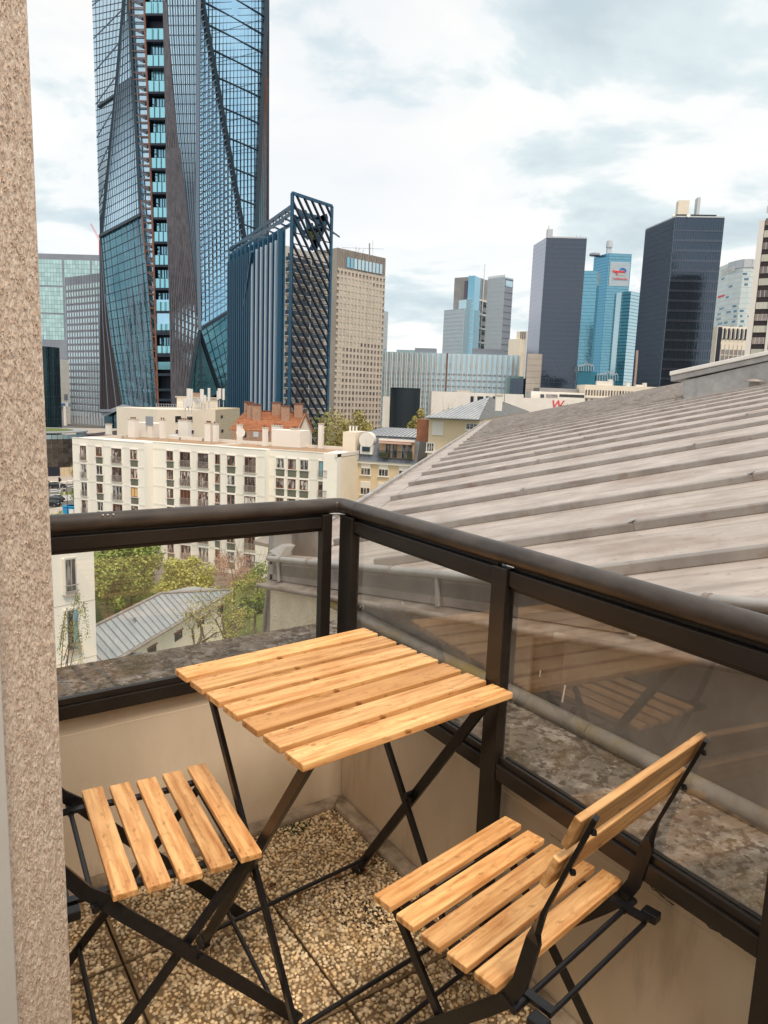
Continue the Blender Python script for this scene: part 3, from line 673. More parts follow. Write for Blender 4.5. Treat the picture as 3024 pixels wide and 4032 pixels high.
for a, b in ((-.03, .66), (.662, 1.9), (1.902, 4.5)):
    MB().tube([verge(a, -.133, -.045), verge(b, -.133, -.045)], .0125, 12).build('drip_roll', ZINCB, nb)
# cream stucco wall below the roll near the corner, zinc cladding after it
mm = MB(); mm.slab([verge(.02, -.14, .0), verge(.79, -.14, .0), verge(.79, -.14-.1655*.79-2.2, 0), verge(.02, -2.4, 0)], WN*.2); mm.build('stucco_wall', STUCCO, nb)
for a, b in ((.80, 1.20), (1.203, 1.78), (1.90, 2.6), (2.603, 4.4)):
    o_ = .005 if a in (.80,) else .0
    mm = MB(); z0 = ZL-.01
    p = [verge(a, -.145, o_-.004), verge(b, -.145, o_-.004)]; q2 = [Vector((p[1].x, p[1].y, z0)), Vector((p[0].x, p[0].y, z0))]
    mm.slab(p+q2, WN*.01); mm.build('cladding_panel', ZINC, nb, bevel=.002)
mm = MB(); p = [verge(.78, -.145, .02), verge(4.5, -.145, .02)]; mm.slab(p+[Vector((p[1].x, p[1].y, .2)), Vector((p[0].x, p[0].y, .2))], WN*.2); mm.build('wall_core', ZINCB, nb)
MOSSZ = mat('mossy_zinc_roll', (.22, .19, .165), (.36, .33, .30), rough=.8, scale=9, bump=.3, bscale=60, bdist=.003)
add_layer(MOSSZ, 'noise', (.30, .21, .045), 3.5, .46, .60, detail=8, factor=.9)
for a, b in ((-.12, 1.25), (1.252, 2.3), (2.302, 4.5)):
    A = WP+WE*(a-.0)-WN*.022; B = WP+WE*b-WN*.022
    MB().tube([rel(Vector((A.x, A.y, ZL+.016))), rel(Vector((B.x, B.y, ZL+.016)))], .024, 14).build('base_roll', MOSSZ, nb)
# ridge box with metal cap
RB0 = onroof(2695, 1572); 
rb_dir = (onroof(3300, 1470)-RB0); rb_dir.z = 0; rb_dir.normalize()
rb = thing('roof_light_box', 'long pale metal box with a stepped cap, on the ridge of the zinc roof', 'roof box', (RB0.x, RB0.y, 0))
d0 = (RB0-CAM).length; 
def rrel(p): return Vector(p)-rb.location
def boxat(x, y): return onplane(x, y, RB0, Vector((-rb_dir.y, rb_dir.x, 0)))
back = Vector((rb_dir.y, -rb_dir.x, 0)); back = back if back.y > 0 else -back
a0 = boxat(2688, 1500); a1 = boxat(3200, 1385); b0 = boxat(2695, 1572); b1 = boxat(3200, 1470)
MB().slab([rrel(a0), rrel(a1), rrel(b1+Vector((0, 0, -.3))), rrel(b0+Vector((0, 0, -.1)))], back*1.0).build('box_side', ZINCL, rb)
for (y0, y1, ex, nm) in ((1462, 1478, .09, 'cap'), (1479, 1500, .05, 'cap_edge')):
    p = [boxat(2645, y0+2), boxat(3200, y0-116), boxat(3200, y1-116), boxat(2645, y1+2)]
    MB().slab([rrel(v-back*ex) for v in p], back*1.15).build(nm, WHITE if nm == 'cap' else ZINCL, rb, bevel=.01)
mb = MB(); c = boxat(2985, 1540)-back*.2; mb.tube([rrel(c+Vector((0, 0, -.35))), rrel(c+Vector((0, 0, .12)))], .09, 12)
vp = thing('vent_pipe', 'grey roof vent pipe with a flat cap beside the ridge box', 'vent', (c.x, c.y, 0))
c0_ = Vector((0, 0, c.z))
MB().tube([c0_+Vector((0, 0, -.45)), c0_+Vector((0, 0, .13))], .075, 14).build('pipe', ZINC, vp)
MB().tube([c0_+Vector((0, 0, .14)), c0_+Vector((0, 0, .16)), c0_+Vector((0, 0, .19))], [.15, .15, .02], 14).build('cap', ZINC, vp)

# ================================================================== THE CITY
def bld(name, label, cat, A, B, C, YB, zg, m, group=None, depth=20, hz=None, wallname='wall'):
    """block with visible faces A-B and B-C; photo points of its roof corners, B at distance YB"""
    B3 = at(B[0], B[1], YB); h = B3.z if hz is None else hz; B3.z = h
    def res(P):
        if P is None: return None
        if len(P) == 3: q = at(P[0], P[1], P[2]); q.z = h; return q
        return onz(P[0], P[1], h)
    A3, C3 = res(A), res(C)
    if A3 is None:
        d = (C3-B3).normalized(); n = Vector((-d.y, d.x, 0)); n = n if n.dot(B3-CAM) > 0 else -n; A3 = B3+n*depth
    if C3 is None:
        d = (A3-B3).normalized(); n = Vector((-d.y, d.x, 0)); n = n if n.dot(B3-CAM) > 0 else -n; C3 = B3+n*depth
    D3 = A3+C3-B3
    root = thing(name, label, cat, (B3.x, B3.y, zg), group=group)
    poly = [(p.x-B3.x, p.y-B3.y) for p in (A3, B3, C3, D3)]
    w = MB().prism(poly, -8, h-zg).build(wallname, m, root)
    return root, Face(root, A3, B3), Face(root, B3, C3), h, w, (A3, B3, C3, D3)
def bands(f, m, z0, z1, n, bh, out=.3, name='floor_band', u0=0, u1=None, half=True):
    for i in range(n+1):
        z = z0+(z1-z0)*i/n
        f.box(name, m, u0, f.L if u1 is None else u1, max(z-bh/2, z0), min(z+bh/2, z1+.01*0), out, .05)
def mull(f, m, z0, z1, n, w, out=.35, name='mullion', u0=0, u1=None):
    u1 = f.L if u1 is None else u1
    for i in range(n+1):
        u = u0+(u1-u0)*i/n
        f.box(name, m, max(u-w/2, u0), min(u+w/2, u1), z0, z1, out, .05)
def wins(f, m, z0, z1, rows, cols, fw, fh, out=.06, u0=0, u1=None, name='window', skip=None, jit=0):
    u1 = f.L if u1 is None else u1
    for i in range(rows):
        for j in range(cols):
            if skip and skip(i, j): continue
            mm = m[random.randrange(len(m))] if isinstance(m, list) else m
            du = (u1-u0)/cols; dz = (z1-z0)/rows
            f.box(name, mm, u0+du*(j+.5-fw/2), u0+du*(j+.5+fw/2), z0+dz*(i+.5-fh/2), z0+dz*(i+.5+fh/2), out, .02)

# ---- materials of the city
G_DARK = glasswall('dark_tower_glass', (.085, .11, .145), rough=.08, metal=.75, wave=.2)
G_BAND = glasswall('dark_spandrel', (.105, .12, .155), rough=.18, metal=.6, wave=.1)
G_CYAN = glasswall('cyan_glass', (.23, .47, .60), rough=.08, metal=.8, wave=.12)
G_TEAL = glasswall('teal_glass', (.045, .19, .26), rough=.10, metal=.7, wave=.2)
G_PALE = glasswall('pale_blue_glass', (.50, .68, .76), rough=.15, metal=.6, wave=.1)  # pale tint also stands for haze over the far blocks
G_HEK = glasswall('sky_blue_facade_glass', (.34, .60, .80), rough=.07, metal=.9, wave=.12, c2=(.45, .72, .90))
G_HEK4 = glasswall('pale_facade_glass', (.60, .74, .82), rough=.08, metal=.9, wave=.1)
G_HEK2 = glasswall('steel_blue_facade_glass', (.40, .58, .70), rough=.10, metal=.85, wave=.3, c2=(.58, .76, .86))
G_HEK3 = glasswall('deep_teal_facade_glass', (.06, .19, .25), rough=.10, metal=.8, wave=.5, c2=(.14, .32, .38))
FIN_D = mat('dark_fin', (.025, .045, .065), rough=.4, metal=.3)
FIN_G = mat('grey_fin', (.14, .19, .25), rough=.4, metal=.3)
FIN_B = mat('black_brown_fin', (.022, .012, .012), rough=.5)
FIN_P = mat('brown_violet_fin', (.060, .058, .072), (.115, .11, .13), rough=.5, scale=.3)
RUST = mat('rust_red_steel', (.15, .065, .045), (.22, .095, .06), rough=.6, scale=.5)
BLUEF = mat('petrol_blue_metal', (.012, .070, .14), (.020, .10, .18), rough=.4, metal=.2, scale=.2)
NIGHTB = mat('night_blue_screen', (.010, .016, .032), rough=.5)
CONC = mat('beige_concrete', (.50, .44, .375), (.60, .53, .455), rough=.9, scale=.08)
CONCG = mat('grey_concrete', (.26, .25, .25), (.34, .33, .33), rough=.9, scale=.08)
CREAM = mat('cream_render', (.78, .69, .56), (.86, .78, .65), rough=.9, scale=.15)
CREAM2 = mat('peach_render', (.66, .52, .34), (.74, .60, .42), rough=.9, scale=.2)
OFFW = mat('off_white_wall', (.74, .70, .64), (.84, .80, .74), rough=.85, scale=.1)
BRN = mat('brown_window_frame', (.26, .09, .04), (.36, .14, .065), rough=.5, scale=2, rand=.4)
GREENP = mat('olive_panel', (.12, .12, .09), (.17, .17, .13), rough=.7, scale=1)
GLS = mat('dark_pane', (.03, .03, .035), (.22, .20, .19), rough=.12, scale=1.1, rand=.6, spec=.8, lo=.5, hi=.6)
GLB = mat('brown_pane', (.10, .075, .065), (.28, .22, .19), rough=.15, scale=.5, rand=.5, spec=.7)
GLY = mat('pale_pane', (.52, .50, .40), (.60, .58, .48), rough=.3, scale=.3, rand=.12)
LGREY = mat('light_grey_frame', (.54, .57, .60), rough=.6)
MGREY = mat('mid_grey_cladding', (.22, .25, .30), (.28, .31, .36), rough=.6, scale=.1)
RAILG = mat('grey_balcony_rail', (.38, .34, .31), rough=.5)
TILE = mat('orange_clay_tiles', (.36, .13, .06), (.50, .23, .12), rough=.85, scale=1.5, bump=.3, bscale=8, bdist=.05, rand=.25)
BRICK = mat('red_brick', (.34, .20, .14), (.46, .30, .21), rough=.9, scale=3)
GRAV = mat('brown_roof_gravel', (.32, .19, .11), (.46, .32, .21), rough=1, scale=1.2)
SLATEZ = mat('blue_grey_zinc_roof', (.36, .39, .41), (.47, .49, .505), rough=.45, metal=.2, scale=.8)
SLATED = mat('dark_zinc_mansard', (.12, .14, .17), (.20, .22, .25), rough=.5, metal=.2, scale=.8)
STONE = mat('pale_stone', (.46, .38, .26), (.60, .52, .38), rough=.9, scale=2)

# ---- the tall faceted glass tower
def lerp(a, b, t): return a+(b-a)*t
def itp(xs, ys, x):
    for i in range(len(xs)-1):
        if x <= xs[i+1] or i == len(xs)-2: return lerp(ys[i], ys[i+1], (x-xs[i])/(xs[i+1]-xs[i]))
def HY(x): return itp([350, 580, 660, 785, 1060], [335, 303, 300, 302, 335], x)
def HP(x, y, o=0): return at(x, y, HY(x)-o)
hk = at(640, 1650, 300); hk.z = ZF
hek = thing('faceted_tower', 'very tall faceted blue glass tower with diagonal fins and a central stack of loggias', 'skyscraper', hk)
def hrel(p): return Vector(p)-hk
def edge(poly, y):   # x of a polyline at height y
    ys = [p[1] for p in poly]; xs = [p[0] for p in poly]
    return itp(ys, xs, y)
def loft(name, Lp, Rp, m, o=0, steps=None, thick=1.2):
    ys = sorted(set([p[1] for p in Lp]+[p[1] for p in Rp])); y0 = max(Lp[0][1], Rp[0][1]); 
    n = len(Lp); mb = MB(); V = []
    K = 12
    for i in range(K+1):
        t = i/K; a = pol(Lp, t); b = pol(Rp, t)
        V += [hrel(HP(a[0], a[1], o)), hrel(HP(b[0], b[1], o))]
    off = Vector((0, thick, 0)); W_ = [v+off for v in V]; N = len(V)
    F = [(2*i, 2*i+2, 2*i+3, 2*i+1) for i in range(K)]+[(N+2*i, N+2*i+1, N+2*i+3, N+2*i+2) for i in range(K)]
    F += [(2*i, N+2*i, N+2*i+2, 2*i+2) for i in range(K)]+[(2*i+1, 2*i+3, N+2*i+3, N+2*i+1) for i in range(K)]
    F += [(0, 1, N+1, N), (2*K, N+2*K, N+2*K+1, 2*K+1)]
    mb.add(V+W_, F); return mb.build(name, m, hek)
def pol(P, t):
    y = lerp(P[0][1], P[-1][1], t)
    for i in range(len(P)-1):
        if y <= P[i+1][1] or i == len(P)-2:
            k = (y-P[i][1])/(P[i+1][1]-P[i][1]); return (lerp(P[i][0], P[i+1][0], k), y)
def fin(Lp, Rp, s0, t0, s1, t1, m, w, o=.5, name='fin', n=1):
    pts = []
    for i in range(n+1):
        k = i/n; s_ = lerp(s0, s1, k); t_ = lerp(t0, t1, k); a = pol(Lp, t_); b = pol(Rp, t_)
        pts.append(hrel(HP(lerp(a[0], b[0], s_), lerp(a[1], b[1], s_), o if w > .5 else .25)))
    return MB().strip(pts, (1, 0, 0) if abs(t1-t0) > .3 else (0, 0, 1), w, .5 if w > .5 else .12).build(name, m, hek)
Ledge = [(352, -250), (362, 0), (376, 420), (393, 930)]
L1R = [(503, -250), (487, 0), (450, 420), (397, 930)]
strL = [(503, -250), (506, 0), (530, 420), (556, 845)]
loft('glass_facet', Ledge, L1R, G_HEK4)
for i in range(44):
    t = i/44; fin(Ledge, L1R, 0, min(1, t+.012), 1, max(0, t-.01), FIN_D, .17)
for k in range(1, 8): fin(Ledge, L1R, k/8, 0, k/8, 1, FIN_D, .09)
for k in range(9): fin(Ledge, L1R, 0, min(1, .12+k*.11), 1, max(0, .12+k*.11-.1), FIN_G, .3)
loft('glass_facet', L1R, strL, G_HEK2)
for k in range(19): fin(L1R, strL, k/18, 0 if k % 6 == 0 else (.30 if k % 3 == 0 else .5), k/18, 1, FIN_G if k % 2 else FIN_D, .30 if k % 18 else 1.1, n=4)
for i in range(1, 34): fin(L1R, strL, 0, i/34, 1, i/34, FIN_D, .14, o=.3)
L3L = [(396, 930), (425, 1262), (480, 1592)]; L3R = [(556, 845), (593, 1262), (616, 1607)]
loft('glass_facet', L3L, L3R, G_HEK3)
for k in range(15): fin(L3L, L3R, k/14, 0, max(0, k/14-.0), 1, FIN_D if k % 2 else FIN_G, .42, n=3)
for k in range(6): fin(L3L, L3R, .55+k*.09, 0, .2+k*.1, 1, FIN_G, .5, o=.9)
for i in range(1, 20): fin(L3L, L3R, 0, i/20, 1, i/20, FIN_D, .2, o=.3)
MB().bar(hrel(HP(394, 930, .8)), hrel(HP(556, 845, .8)), 1.2, 1.2).build('belt_beam', FIN_D, hek)
MB().bar(hrel(HP(386, 420, .8)), hrel(HP(452, 375, .8)), .9, .9).build('belt_beam', FIN_D, hek)
L4L = [(393, 930), (393, 1280), (393, 1626)]; L4R = [(397, 930), (425, 1262), (480, 1592)]
loft('glass_facet', L4L, L4R, FIN_B)
for k in range(9): fin(L4L, L4R, k/8, 0, k/8, 1, FIN_B if k % 3 else FIN_G, .35, n=2)
# rusty truss strip
SL = [(503, -250), (506, 0), (530, 420), (556, 845), (593, 1262), (618, 1607)]
SR = [(568, -250), (570, 0), (584, 420), (602, 845), (612, 1262), (623, 1607)]
loft('truss_back', SL, SR, G_HEK2, o=-1.5)
fin(SL, SR, .04, 0, .04, 1, RUST, .5, n=6, name='truss_chord'); fin(SL, SR, .96, 0, .96, 1, RUST, .7, n=6, name='truss_chord')
for i in range(66):
    t = i/66; fin(SL, SR, 0, t, 1, t+.006*0, RUST if i % 3 else FIN_D, .45, name='truss_rung', o=.6)
    if i % 2: fin(SL, SR, .25, t, .8, t+.008, FIN_P, .9, name='truss_tray', o=.2)
# loggia stack
PL_ = SR; PR_ = [(640, -250), (643, 0), (650, 420), (659, 845), (671, 1262), (677, 1607)]
loft('loggia_back', PL_, PR_, NIGHTB, o=-4)  # shade of the loggia voids put into the dark back colour
def quad(name, m, x0, x1, yt, yb, o, th=.4, Lp=None, Rp=None):
    P = [(x0, yt), (x1, yt), (x1, yb), (x0, yb)]
    return MB().slab([hrel(HP(x, y, o)) for x, y in P], (0, th, 0)).build(name, m, hek)
G_LOG = glasswall('turquoise_balustrade_glass', (.30, .66, .78), rough=.15, metal=.6, wave=.05)
y = -230; step = 104
cells = [-198, -95, 8, 112, 217, 318, 422, 523, 622, 717, 817, 913, 1005, 1097, 1188, 1275, 1362]
for i, y in enumerate(cells):
    hgt = itp([0, 1400], [44, 34], y); st = itp([0, 1400], [103, 88], y)
    a = edge(PL_, y)+3; b = edge(PR_, y)-1
    quad('loggia_balustrade', G_LOG, a, b, y, y+hgt, .2)
    for q in (.33, .66): quad('balustrade_post', FIN_D, lerp(a, b, q)-.8, lerp(a, b, q)+.8, y, y+hgt, .5, .2)
    quad('loggia_slab', NIGHTB, a-1, b+1, y+hgt, y+hgt+9, .8, 4.5)
    if i > 3 or i == 2:
        quad('loggia_window', G_LOG if i % 2 else G_CYAN, lerp(a, b, .22), b-2, y-st*.36, y-2, -2.4)
        for q in (.45, .65, .82): quad('window_post', NIGHTB, lerp(a, b, q)-1, lerp(a, b, q)+1, y-st*.36, y, -2.2, .2)
quad('lobby_glass', G_HEK, 613, 675, 1180, 1290, .1); quad('lobby_band', G_LOG, 615, 676, 1425, 1455, .1)
for y in (1300, 1390, 1470, 1530, 1570): quad('lobby_slab', FIN_D, 613, 677, y, y+10, .6, 2)
# brown louvre facet and grey fins right of the loggias
BR = [(645, -250), (655, 0), (684, 420), (735, 845), (784, 1300), (733, 1597)]
loft('glass_facet', PR_, BR, G_HEK2)
for k in range(15): fin(PR_, BR, k/14, .14 if k % 2 else .45, k/14, 1, FIN_P, .55, n=5, o=.6)
for i in range(62):
    t = .06+i/66; fin(PR_, BR, 0, t, 1, min(1, t+.03), FIN_P, .48, o=.9)
MR = [(782, -250), (783, 0), (779, 420), (777, 845), (786, 1300)]
BR2 = BR[:5]
loft('glass_facet', BR2, MR, G_HEK2)
for k in range(13): fin(BR2, MR, k/12, 0, k/12, 1, FIN_G if k % 2 else FIN_D, .40 if k < 12 else 1.4, n=4)
for i in range(1, 40): fin(BR2, MR, 0, i/40, 1, i/40, FIN_D, .16, o=.3)
# triangular facet with diagonal lattice
ML = [(784, -60), (779, 420), (777, 845), (787, 1300)]; DG = [(786, -60), (873, 420), (948, 845), (1003, 1165)]
loft('glass_facet', ML, DG, G_HEK)
def pfin(x0, y0, x1, y1, m, w, o=.4, name='fin'):
    P = [hrel(HP(x0, y0, o)), hrel(HP((x0+x1)/2, (y0+y1)/2, o)), hrel(HP(x1, y1, o))]
    return MB().strip(P, (1, 0, 0) if abs(y1-y0) > abs(x1-x0) else (0, 0, 1), w, .4).build(name, m, hek)
def dgx(y): return edge([(783, -60), (793, 0), (843, 264), (898, 547), (963, 930), (1003, 1165), (1010, 1300)], y)
def dgy(x): return itp([783, 793, 843, 898, 963, 1003], [-60, 0, 264, 547, 930, 1165], x)
for y in range(20, 1300, 26):                      # rising lattice members of the triangular facet
    x1 = dgx(y); y2 = max(-55, y-(x1-780)*.62)
    for _ in range(4): x1 = dgx(y2); y2 = y-(x1-780)*.62
    if x1 > 788: pfin(780, y, x1, y2, FIN_G, .34, .6)
for y in range(-30, 1200, 26): pfin(780, y+3, dgx(y), y, FIN_D, .14, .35)
for x in range(795, 1003, 15): pfin(x, dgy(x)+2, x, 1165+(x < 960)*100, FIN_D, .15, .35)
fin(ML, DG, 1, 0, 1, 1, FIN_D, 1.7, o=1, n=3, name='edge_beam'); fin(ML, DG, 0, 0, 0, 1, FIN_G, 1.4, o=1, n=3, name='edge_beam')
TR = [(1051, -250), (1050, 0), (1028, 420), (1010, 845), (1003, 1165)]; DG2 = [(783, -250), (786, -60), (873, 420), (948, 845), (1003, 1165)]
def trx(y): return edge(TR, y)
loft('glass_facet', DG2, TR, G_HEK)
for y in range(-240, 1100, 27): pfin(dgx(y) if y > -60 else 783, y+9, trx(y), y, FIN_D, .18, .4)
for x in range(795, 1050, 14):
    yb_ = dgy(x) if x < 1003 else 1165
    ye = itp([-250, 0, 420, 845, 1165], [1051, 1050, 1028, 1010, 1003], 0); yb_ = min(yb_, itp([1003, 1010, 1028, 1050, 1052], [1165, 845, 420, 0, -250], x) if x > 1003 else 1165)
    if yb_ > -240: pfin(x, -248, x, yb_, FIN_D, .11, .4)
for k, (y0, sl_) in enumerate(((-180, .62), (-90, .58), (0, .55), (90, .52), (190, .50), (300, .46), (420, .44), (540, .42), (660, .40), (780, .38), (880, .36))):
    x0 = dgx(y0); x1 = trx(y0+100); pfin(x0, y0, x1, y0+(x1-x0)*sl_, FIN_D, .30, .7)
for k, (y0, sl_) in enumerate(((140, .30), (250, .26), (360, .22), (480, .2), (600, .2))): x0 = dgx(y0); x1 = trx(y0); pfin(x0, y0, x1, y0-(x1-x0)*sl_, FIN_D, .2, .7)
fin(DG2, TR, 1, 0, 1, 1, FIN_D, 2.2, o=1, n=4, name='edge_beam')
SR2 = [(1057, -250), (1057, 0), (1056, 420), (1056, 845), (1056, 1165)]
loft('glass_facet', TR, SR2, G_TEAL)
for k in range(1, 6): fin(TR, SR2, k/6, 0, k/6, 1, RUST, .3, n=3)
fin(TR, SR2, 1, 0, 1, 1, FIN_D, .8, n=3, name='edge_beam')
# lower facet with teal reflection put into glass colour, tent shaped entrance facet
AL = [(787, 1300), (868, 1545), (870, 1640)]; AR = [(1003, 1165), (1003, 1500), (1003, 1640)]
loft('glass_facet', AL, AR, G_HEK3)
for k in range(10): fin(AL, AR, k/9, 0, k/9, 1, FIN_D, .4, n=3)
for i in range(9): fin(AL, AR, 0, i/10+.08, 1, i/10, FIN_D, .25)
fin(AL, AR, 0, .0, 1, .0, FIN_D, 1.2, o=1)
NL = [(785, 1305), (733, 1597)]; NR = [(787, 1305), (868, 1548)]
loft('glass_facet', NL, NR, G_HEK3, o=1.5)
fin(NL, NR, 0, 0, 0, 1, FIN_D, 1.3, o=2.2, name='edge_beam'); fin(NL, NR, 1, 0, 1, 1, FIN_D, 1.3, o=2.2, name='edge_beam'); fin(NL, NR, .45, 0, .45, 1, FIN_D, .8, o=2.2)
for i in range(2, 9): fin(NL, NR, 0, min(1, i/9+.06), .45, i/9-.04, FIN_D, .35, o=2); fin(NL, NR, .45, i/9-.04, 1, min(1, i/9+.06), FIN_D, .35, o=2)
# lobby at the foot, and the solid body behind the facets
b = [HP(393, 930, -8), HP(600, 930, -8), HP(780, 930, -8), HP(1045, 930, -8)]
poly = [(p.x-hk.x, p.y-hk.y) for p in b]+[(b[3].x*1.12-hk.x-4, b[3].y*1.12-hk.y), (b[0].x*1.12-hk.x+4, b[0].y*1.12-hk.y)]
MB().prism(poly, 0, HP(600, -240).z-hk.z).build('core', G_HEK3, hek)
quad('canopy_soffit', MGREY, 393, 620, 1612, 1622, 3, 8); 
MB().slab([hrel(HP(393, 1628, .5)), hrel(HP(482, 1592, .5)), hrel(HP(618, 1610, .5)), hrel(HP(618, 1625, 2)), hrel(HP(482, 1606, 4)), hrel(HP(410, 1640, 2))], (0, 2, 0)).build('canopy', MGREY, hek)
quad('lobby_glass', G_HEK3, 430, 620, 1618, 1740, -1)
for x in range(440, 620, 22): quad('lobby_post', FIN_D, x, x+3, 1618, 1740, -.5, .3)
quad('lobby_door', NIGHTB, 478, 512, 1650, 1740, -.4)

# ---- dark blue apartment tower with fins, and white balcony side
B3 = at(1118, 905, 212); hB = B3.z
A3 = onz(908, 1003, hB); C3 = at(1290, 1008, 226); C3.z = 0
st_ = thing('striped_tower', 'dark blue apartment tower with pale vertical fins and white balcony side', 'apartment tower', (B3.x, B3.y, ZF))
D3 = A3+C3-B3
poly = [(p.x-B3.x, p.y-B3.y) for p in (A3, B3, C3, D3)]
zW = at(1120, 965, 212).z
MB().prism(poly, -8, zW-ZF).build('wall', OFFW, st_)
f = Face(st_, A3, B3); f2 = Face(st_, B3, C3)
f.box('glass_front', G_TEAL, 0, f.L, ZG, hB-.6, .3, 0)
for i in range(1, 24): f.box('floor_band', BLUEF, 0, f.L, ZF+i*2.9-.35, ZF+i*2.9+.1, .45, 0)
PALEF = mat('pale_blue_fin', (.50, .60, .70), rough=.5)
for i in range(24):
    u = f.L*(i+.3)/24
    f.box('fin', PALEF if i > 11 and i % 2 == 0 or i in (14, 16) else BLUEF, u-.28, u+.28, ZG, hB-(.2 if i % 2 else 2.5), 1.3, 0)
f.box('fin', BLUEF, f.L-.8, f.L, ZF, hB, 1.6, .5)
for row in range(22):
    for c in range(12):
        if (row*7+c*5) % 3 == 0: continue
        f.box('window', GLB if (row+c) % 4 else LGREY, f.L*(c+.25)/12, f.L*(c+.5)/12, ZF+row*2.9+.7, ZF+row*2.9+2.2, .36, 0)
MB().bar(at(925, 1480, 250)-B3+Vector((0, 0, B3.z-ZF)), f.pt(f.L*.55, hB-3, 1.6), 1.0, .8).build('brace', BLUEF, st_)
BALC = mat('slate_balustrade', (.055, .085, .115), rough=.35)
nfl = int((zW-ZF)/2.93)
for i in range(nfl):
    z = zW-4.1-i*2.93
    if z < ZF: break
    f2.box('balcony', BALC, .9, f2.L*.52, z, z+1.15, 1.5, 0); f2.box('balcony', BALC, f2.L*.56, f2.L*.97, z, z+1.15, 1.1, 0)
    f2.box('balcony_slab', OFFW, .8, f2.L*.98, z-.2, z, 1.5, 0)
    for q in (.08, .3, .42, .62, .80): f2.box('window', GLB, f2.L*q+.2, f2.L*q+1.3, z+.1, z+2.3, .1, 0)
    f2.box('pier', OFFW, f2.L*.53, f2.L*.555, z-.2, z+2.7, 1.2, 0)
# pergola on top
def pb(a, b, w, h, name='pergola_beam', m=None): MB().bar(Vector(a)-st_.location, Vector(b)-st_.location, w, h).build(name, m or BLUEF, st_)
zp = at(1150, 812, 209).z
q1 = at(905, 985, 100); q1 = onz(905, 985, zp); q2 = at(1152, 812, 209); q3 = onz(925, 990, zp-.5); q4 = at(1165, 850, 222); q4.z = zp
pb(q1, q2, .9, .9); pb(onz(912, 1002, zp-2.2), at(1150, 838, 209), .7, .7); pb(onz(905, 985, zp)+Vector((2.5, 7, 0)), q2+Vector((3, 9, 0)), .8, .8)
for i in range(13):
    a = q1.lerp(q2, i/12); pb(a, a+Vector((2.7, 8, 0)), .35, .5); pb(a, a+Vector((0, 0, -2.6)), .3, .3, 'pergola_strut')
for i in range(8):
    a = q2+Vector((1.0*i*1.4, 1.3*i, 0)); pb(a+Vector((0, 0, -.2-i*.55)), a+Vector((2, 8, -.2-i*.55)), .3, .4)
for (x0, y0, x1, y1) in ((1160, 850, 1200, 935), (1200, 830, 1225, 940), (1205, 940, 1275, 860), (1275, 850, 1225, 985), (1235, 870, 1290, 850), (1160, 930, 1160, 860), (1180, 840, 1290, 868), (1195, 915, 1270, 905), (1240, 985, 1285, 870), (1225, 880, 1245, 990)):
    pb(at(x0, y0, 222), at(x1, y1, 222), 1.1, 1.1, 'pergola_strut')
for k in range(60):
    pass
# diagonal screen
SA = at(1151, 760, 206); SB = at(1307, 812, 219)
scr = thing('diagonal_screen', 'tall dark blue frame filled with diagonal bars, standing in front of the white balconies', 'screen', (SA.x, SA.y, ZF))
def sp(s_, z): return Vector(((SB.x-SA.x)*s_, (SB.y-SA.y)*s_, z-ZF))
zt0, zt1 = SA.z, SB.z; zb = ZG
side = sp(1, ZF).normalized()
def sb(a, b, w, name, m=NIGHTB): MB().bar(a, b, w, .6, side=side.cross((b-a).normalized()).cross((b-a).normalized()) if abs((b-a).normalized().dot(side)) < .99 else Vector((0, 0, 1))).build(name, m, scr)
sb(sp(0, zb), sp(0, zt0), .8, 'frame', BLUEF); sb(sp(1, zb), sp(1, zt1), .8, 'frame', BLUEF); sb(sp(0, zt0), sp(1, zt1), .8, 'frame', BLUEF); sb(sp(.02, zb), sp(.02, zt0), .3, 'frame')
Wd = side.length if False else (SB-SA).to_2d().length
drop = 19.0; H_ = zt0-zb; stp = 3.55
nbar = int((H_+drop)/stp)+3
for i in range(-6, nbar):
    za = zb+i*stp+2; a_s, b_s = 0.0, 1.0; z0 = za+drop*.0; 
    # bar from (s=0,z=za+drop) to (s=1,z=za); clip to frame
    def zz_(s_): return za+drop*(1-s_)
    s0 = 0.0; s1 = 1.0
    def top(s_): return lerp(zt0, zt1, s_)
    ss = [k/60 for k in range(61) if zb <= zz_(k/60) <= top(k/60)]
    if len(ss) < 2: continue
    sb(sp(ss[0], zz_(ss[0])), sp(ss[-1], zz_(ss[-1])), .44, 'diagonal_bar')
for i in range(1, 25): sb(sp(.0, zb+i*2.9), sp(1, zb+i*2.9), .14, 'tie_rod')

# ---- beige office tower
beige, fa, fb, h, w, P = bld('beige_tower', 'beige concrete office tower with small square windows, right of the diagonal screen', 'office tower', None, (1329, 975), (1519, 1017), 352, ZF, CONC, depth=30)
f = fb; zt = h
wt = zt-9.5; wb = ZF+1.5; rows = 26; rh = (wt-wb)/rows
for i in range(rows+1): f.box('floor_band', CONC, 0, f.L, wb+i*rh-.6, wb+i*rh+.6, .35, 0)
for j in range(13): u = 3.2+(f.L-3.6)*j/12-1.6; f.box('pier', CONC, max(0, u-.46), min(f.L, u+.46), wb, wt, .42, 0)
for i in range(rows):
    for j in range(12):
        if i*12+j > 296: continue
        u = 3.2+(f.L-3.6)*(j+.5)/12-1.6
        m_ = GLB if (i < 14 or (i == 14 and j > 5)) and (j > 0 or i < 7) else GLY
        f.box('window', m_, u-.95, u+.95, wb+(i+.25)*rh, wb+(i+.78)*rh, .12, 0)
for j in range(10): u = 6.5+(f.L-8.5)*j/9.6; f.box('upper_window', G_PALE if j > 1 else G_CYAN, u-.8, u+.9, zt-8, zt-3.4, .42, 0)
for j in range(20): f.box('top_joint', CONCG, f.L*j/20, f.L*j/20+.12, zt-10, zt, .38, 0)
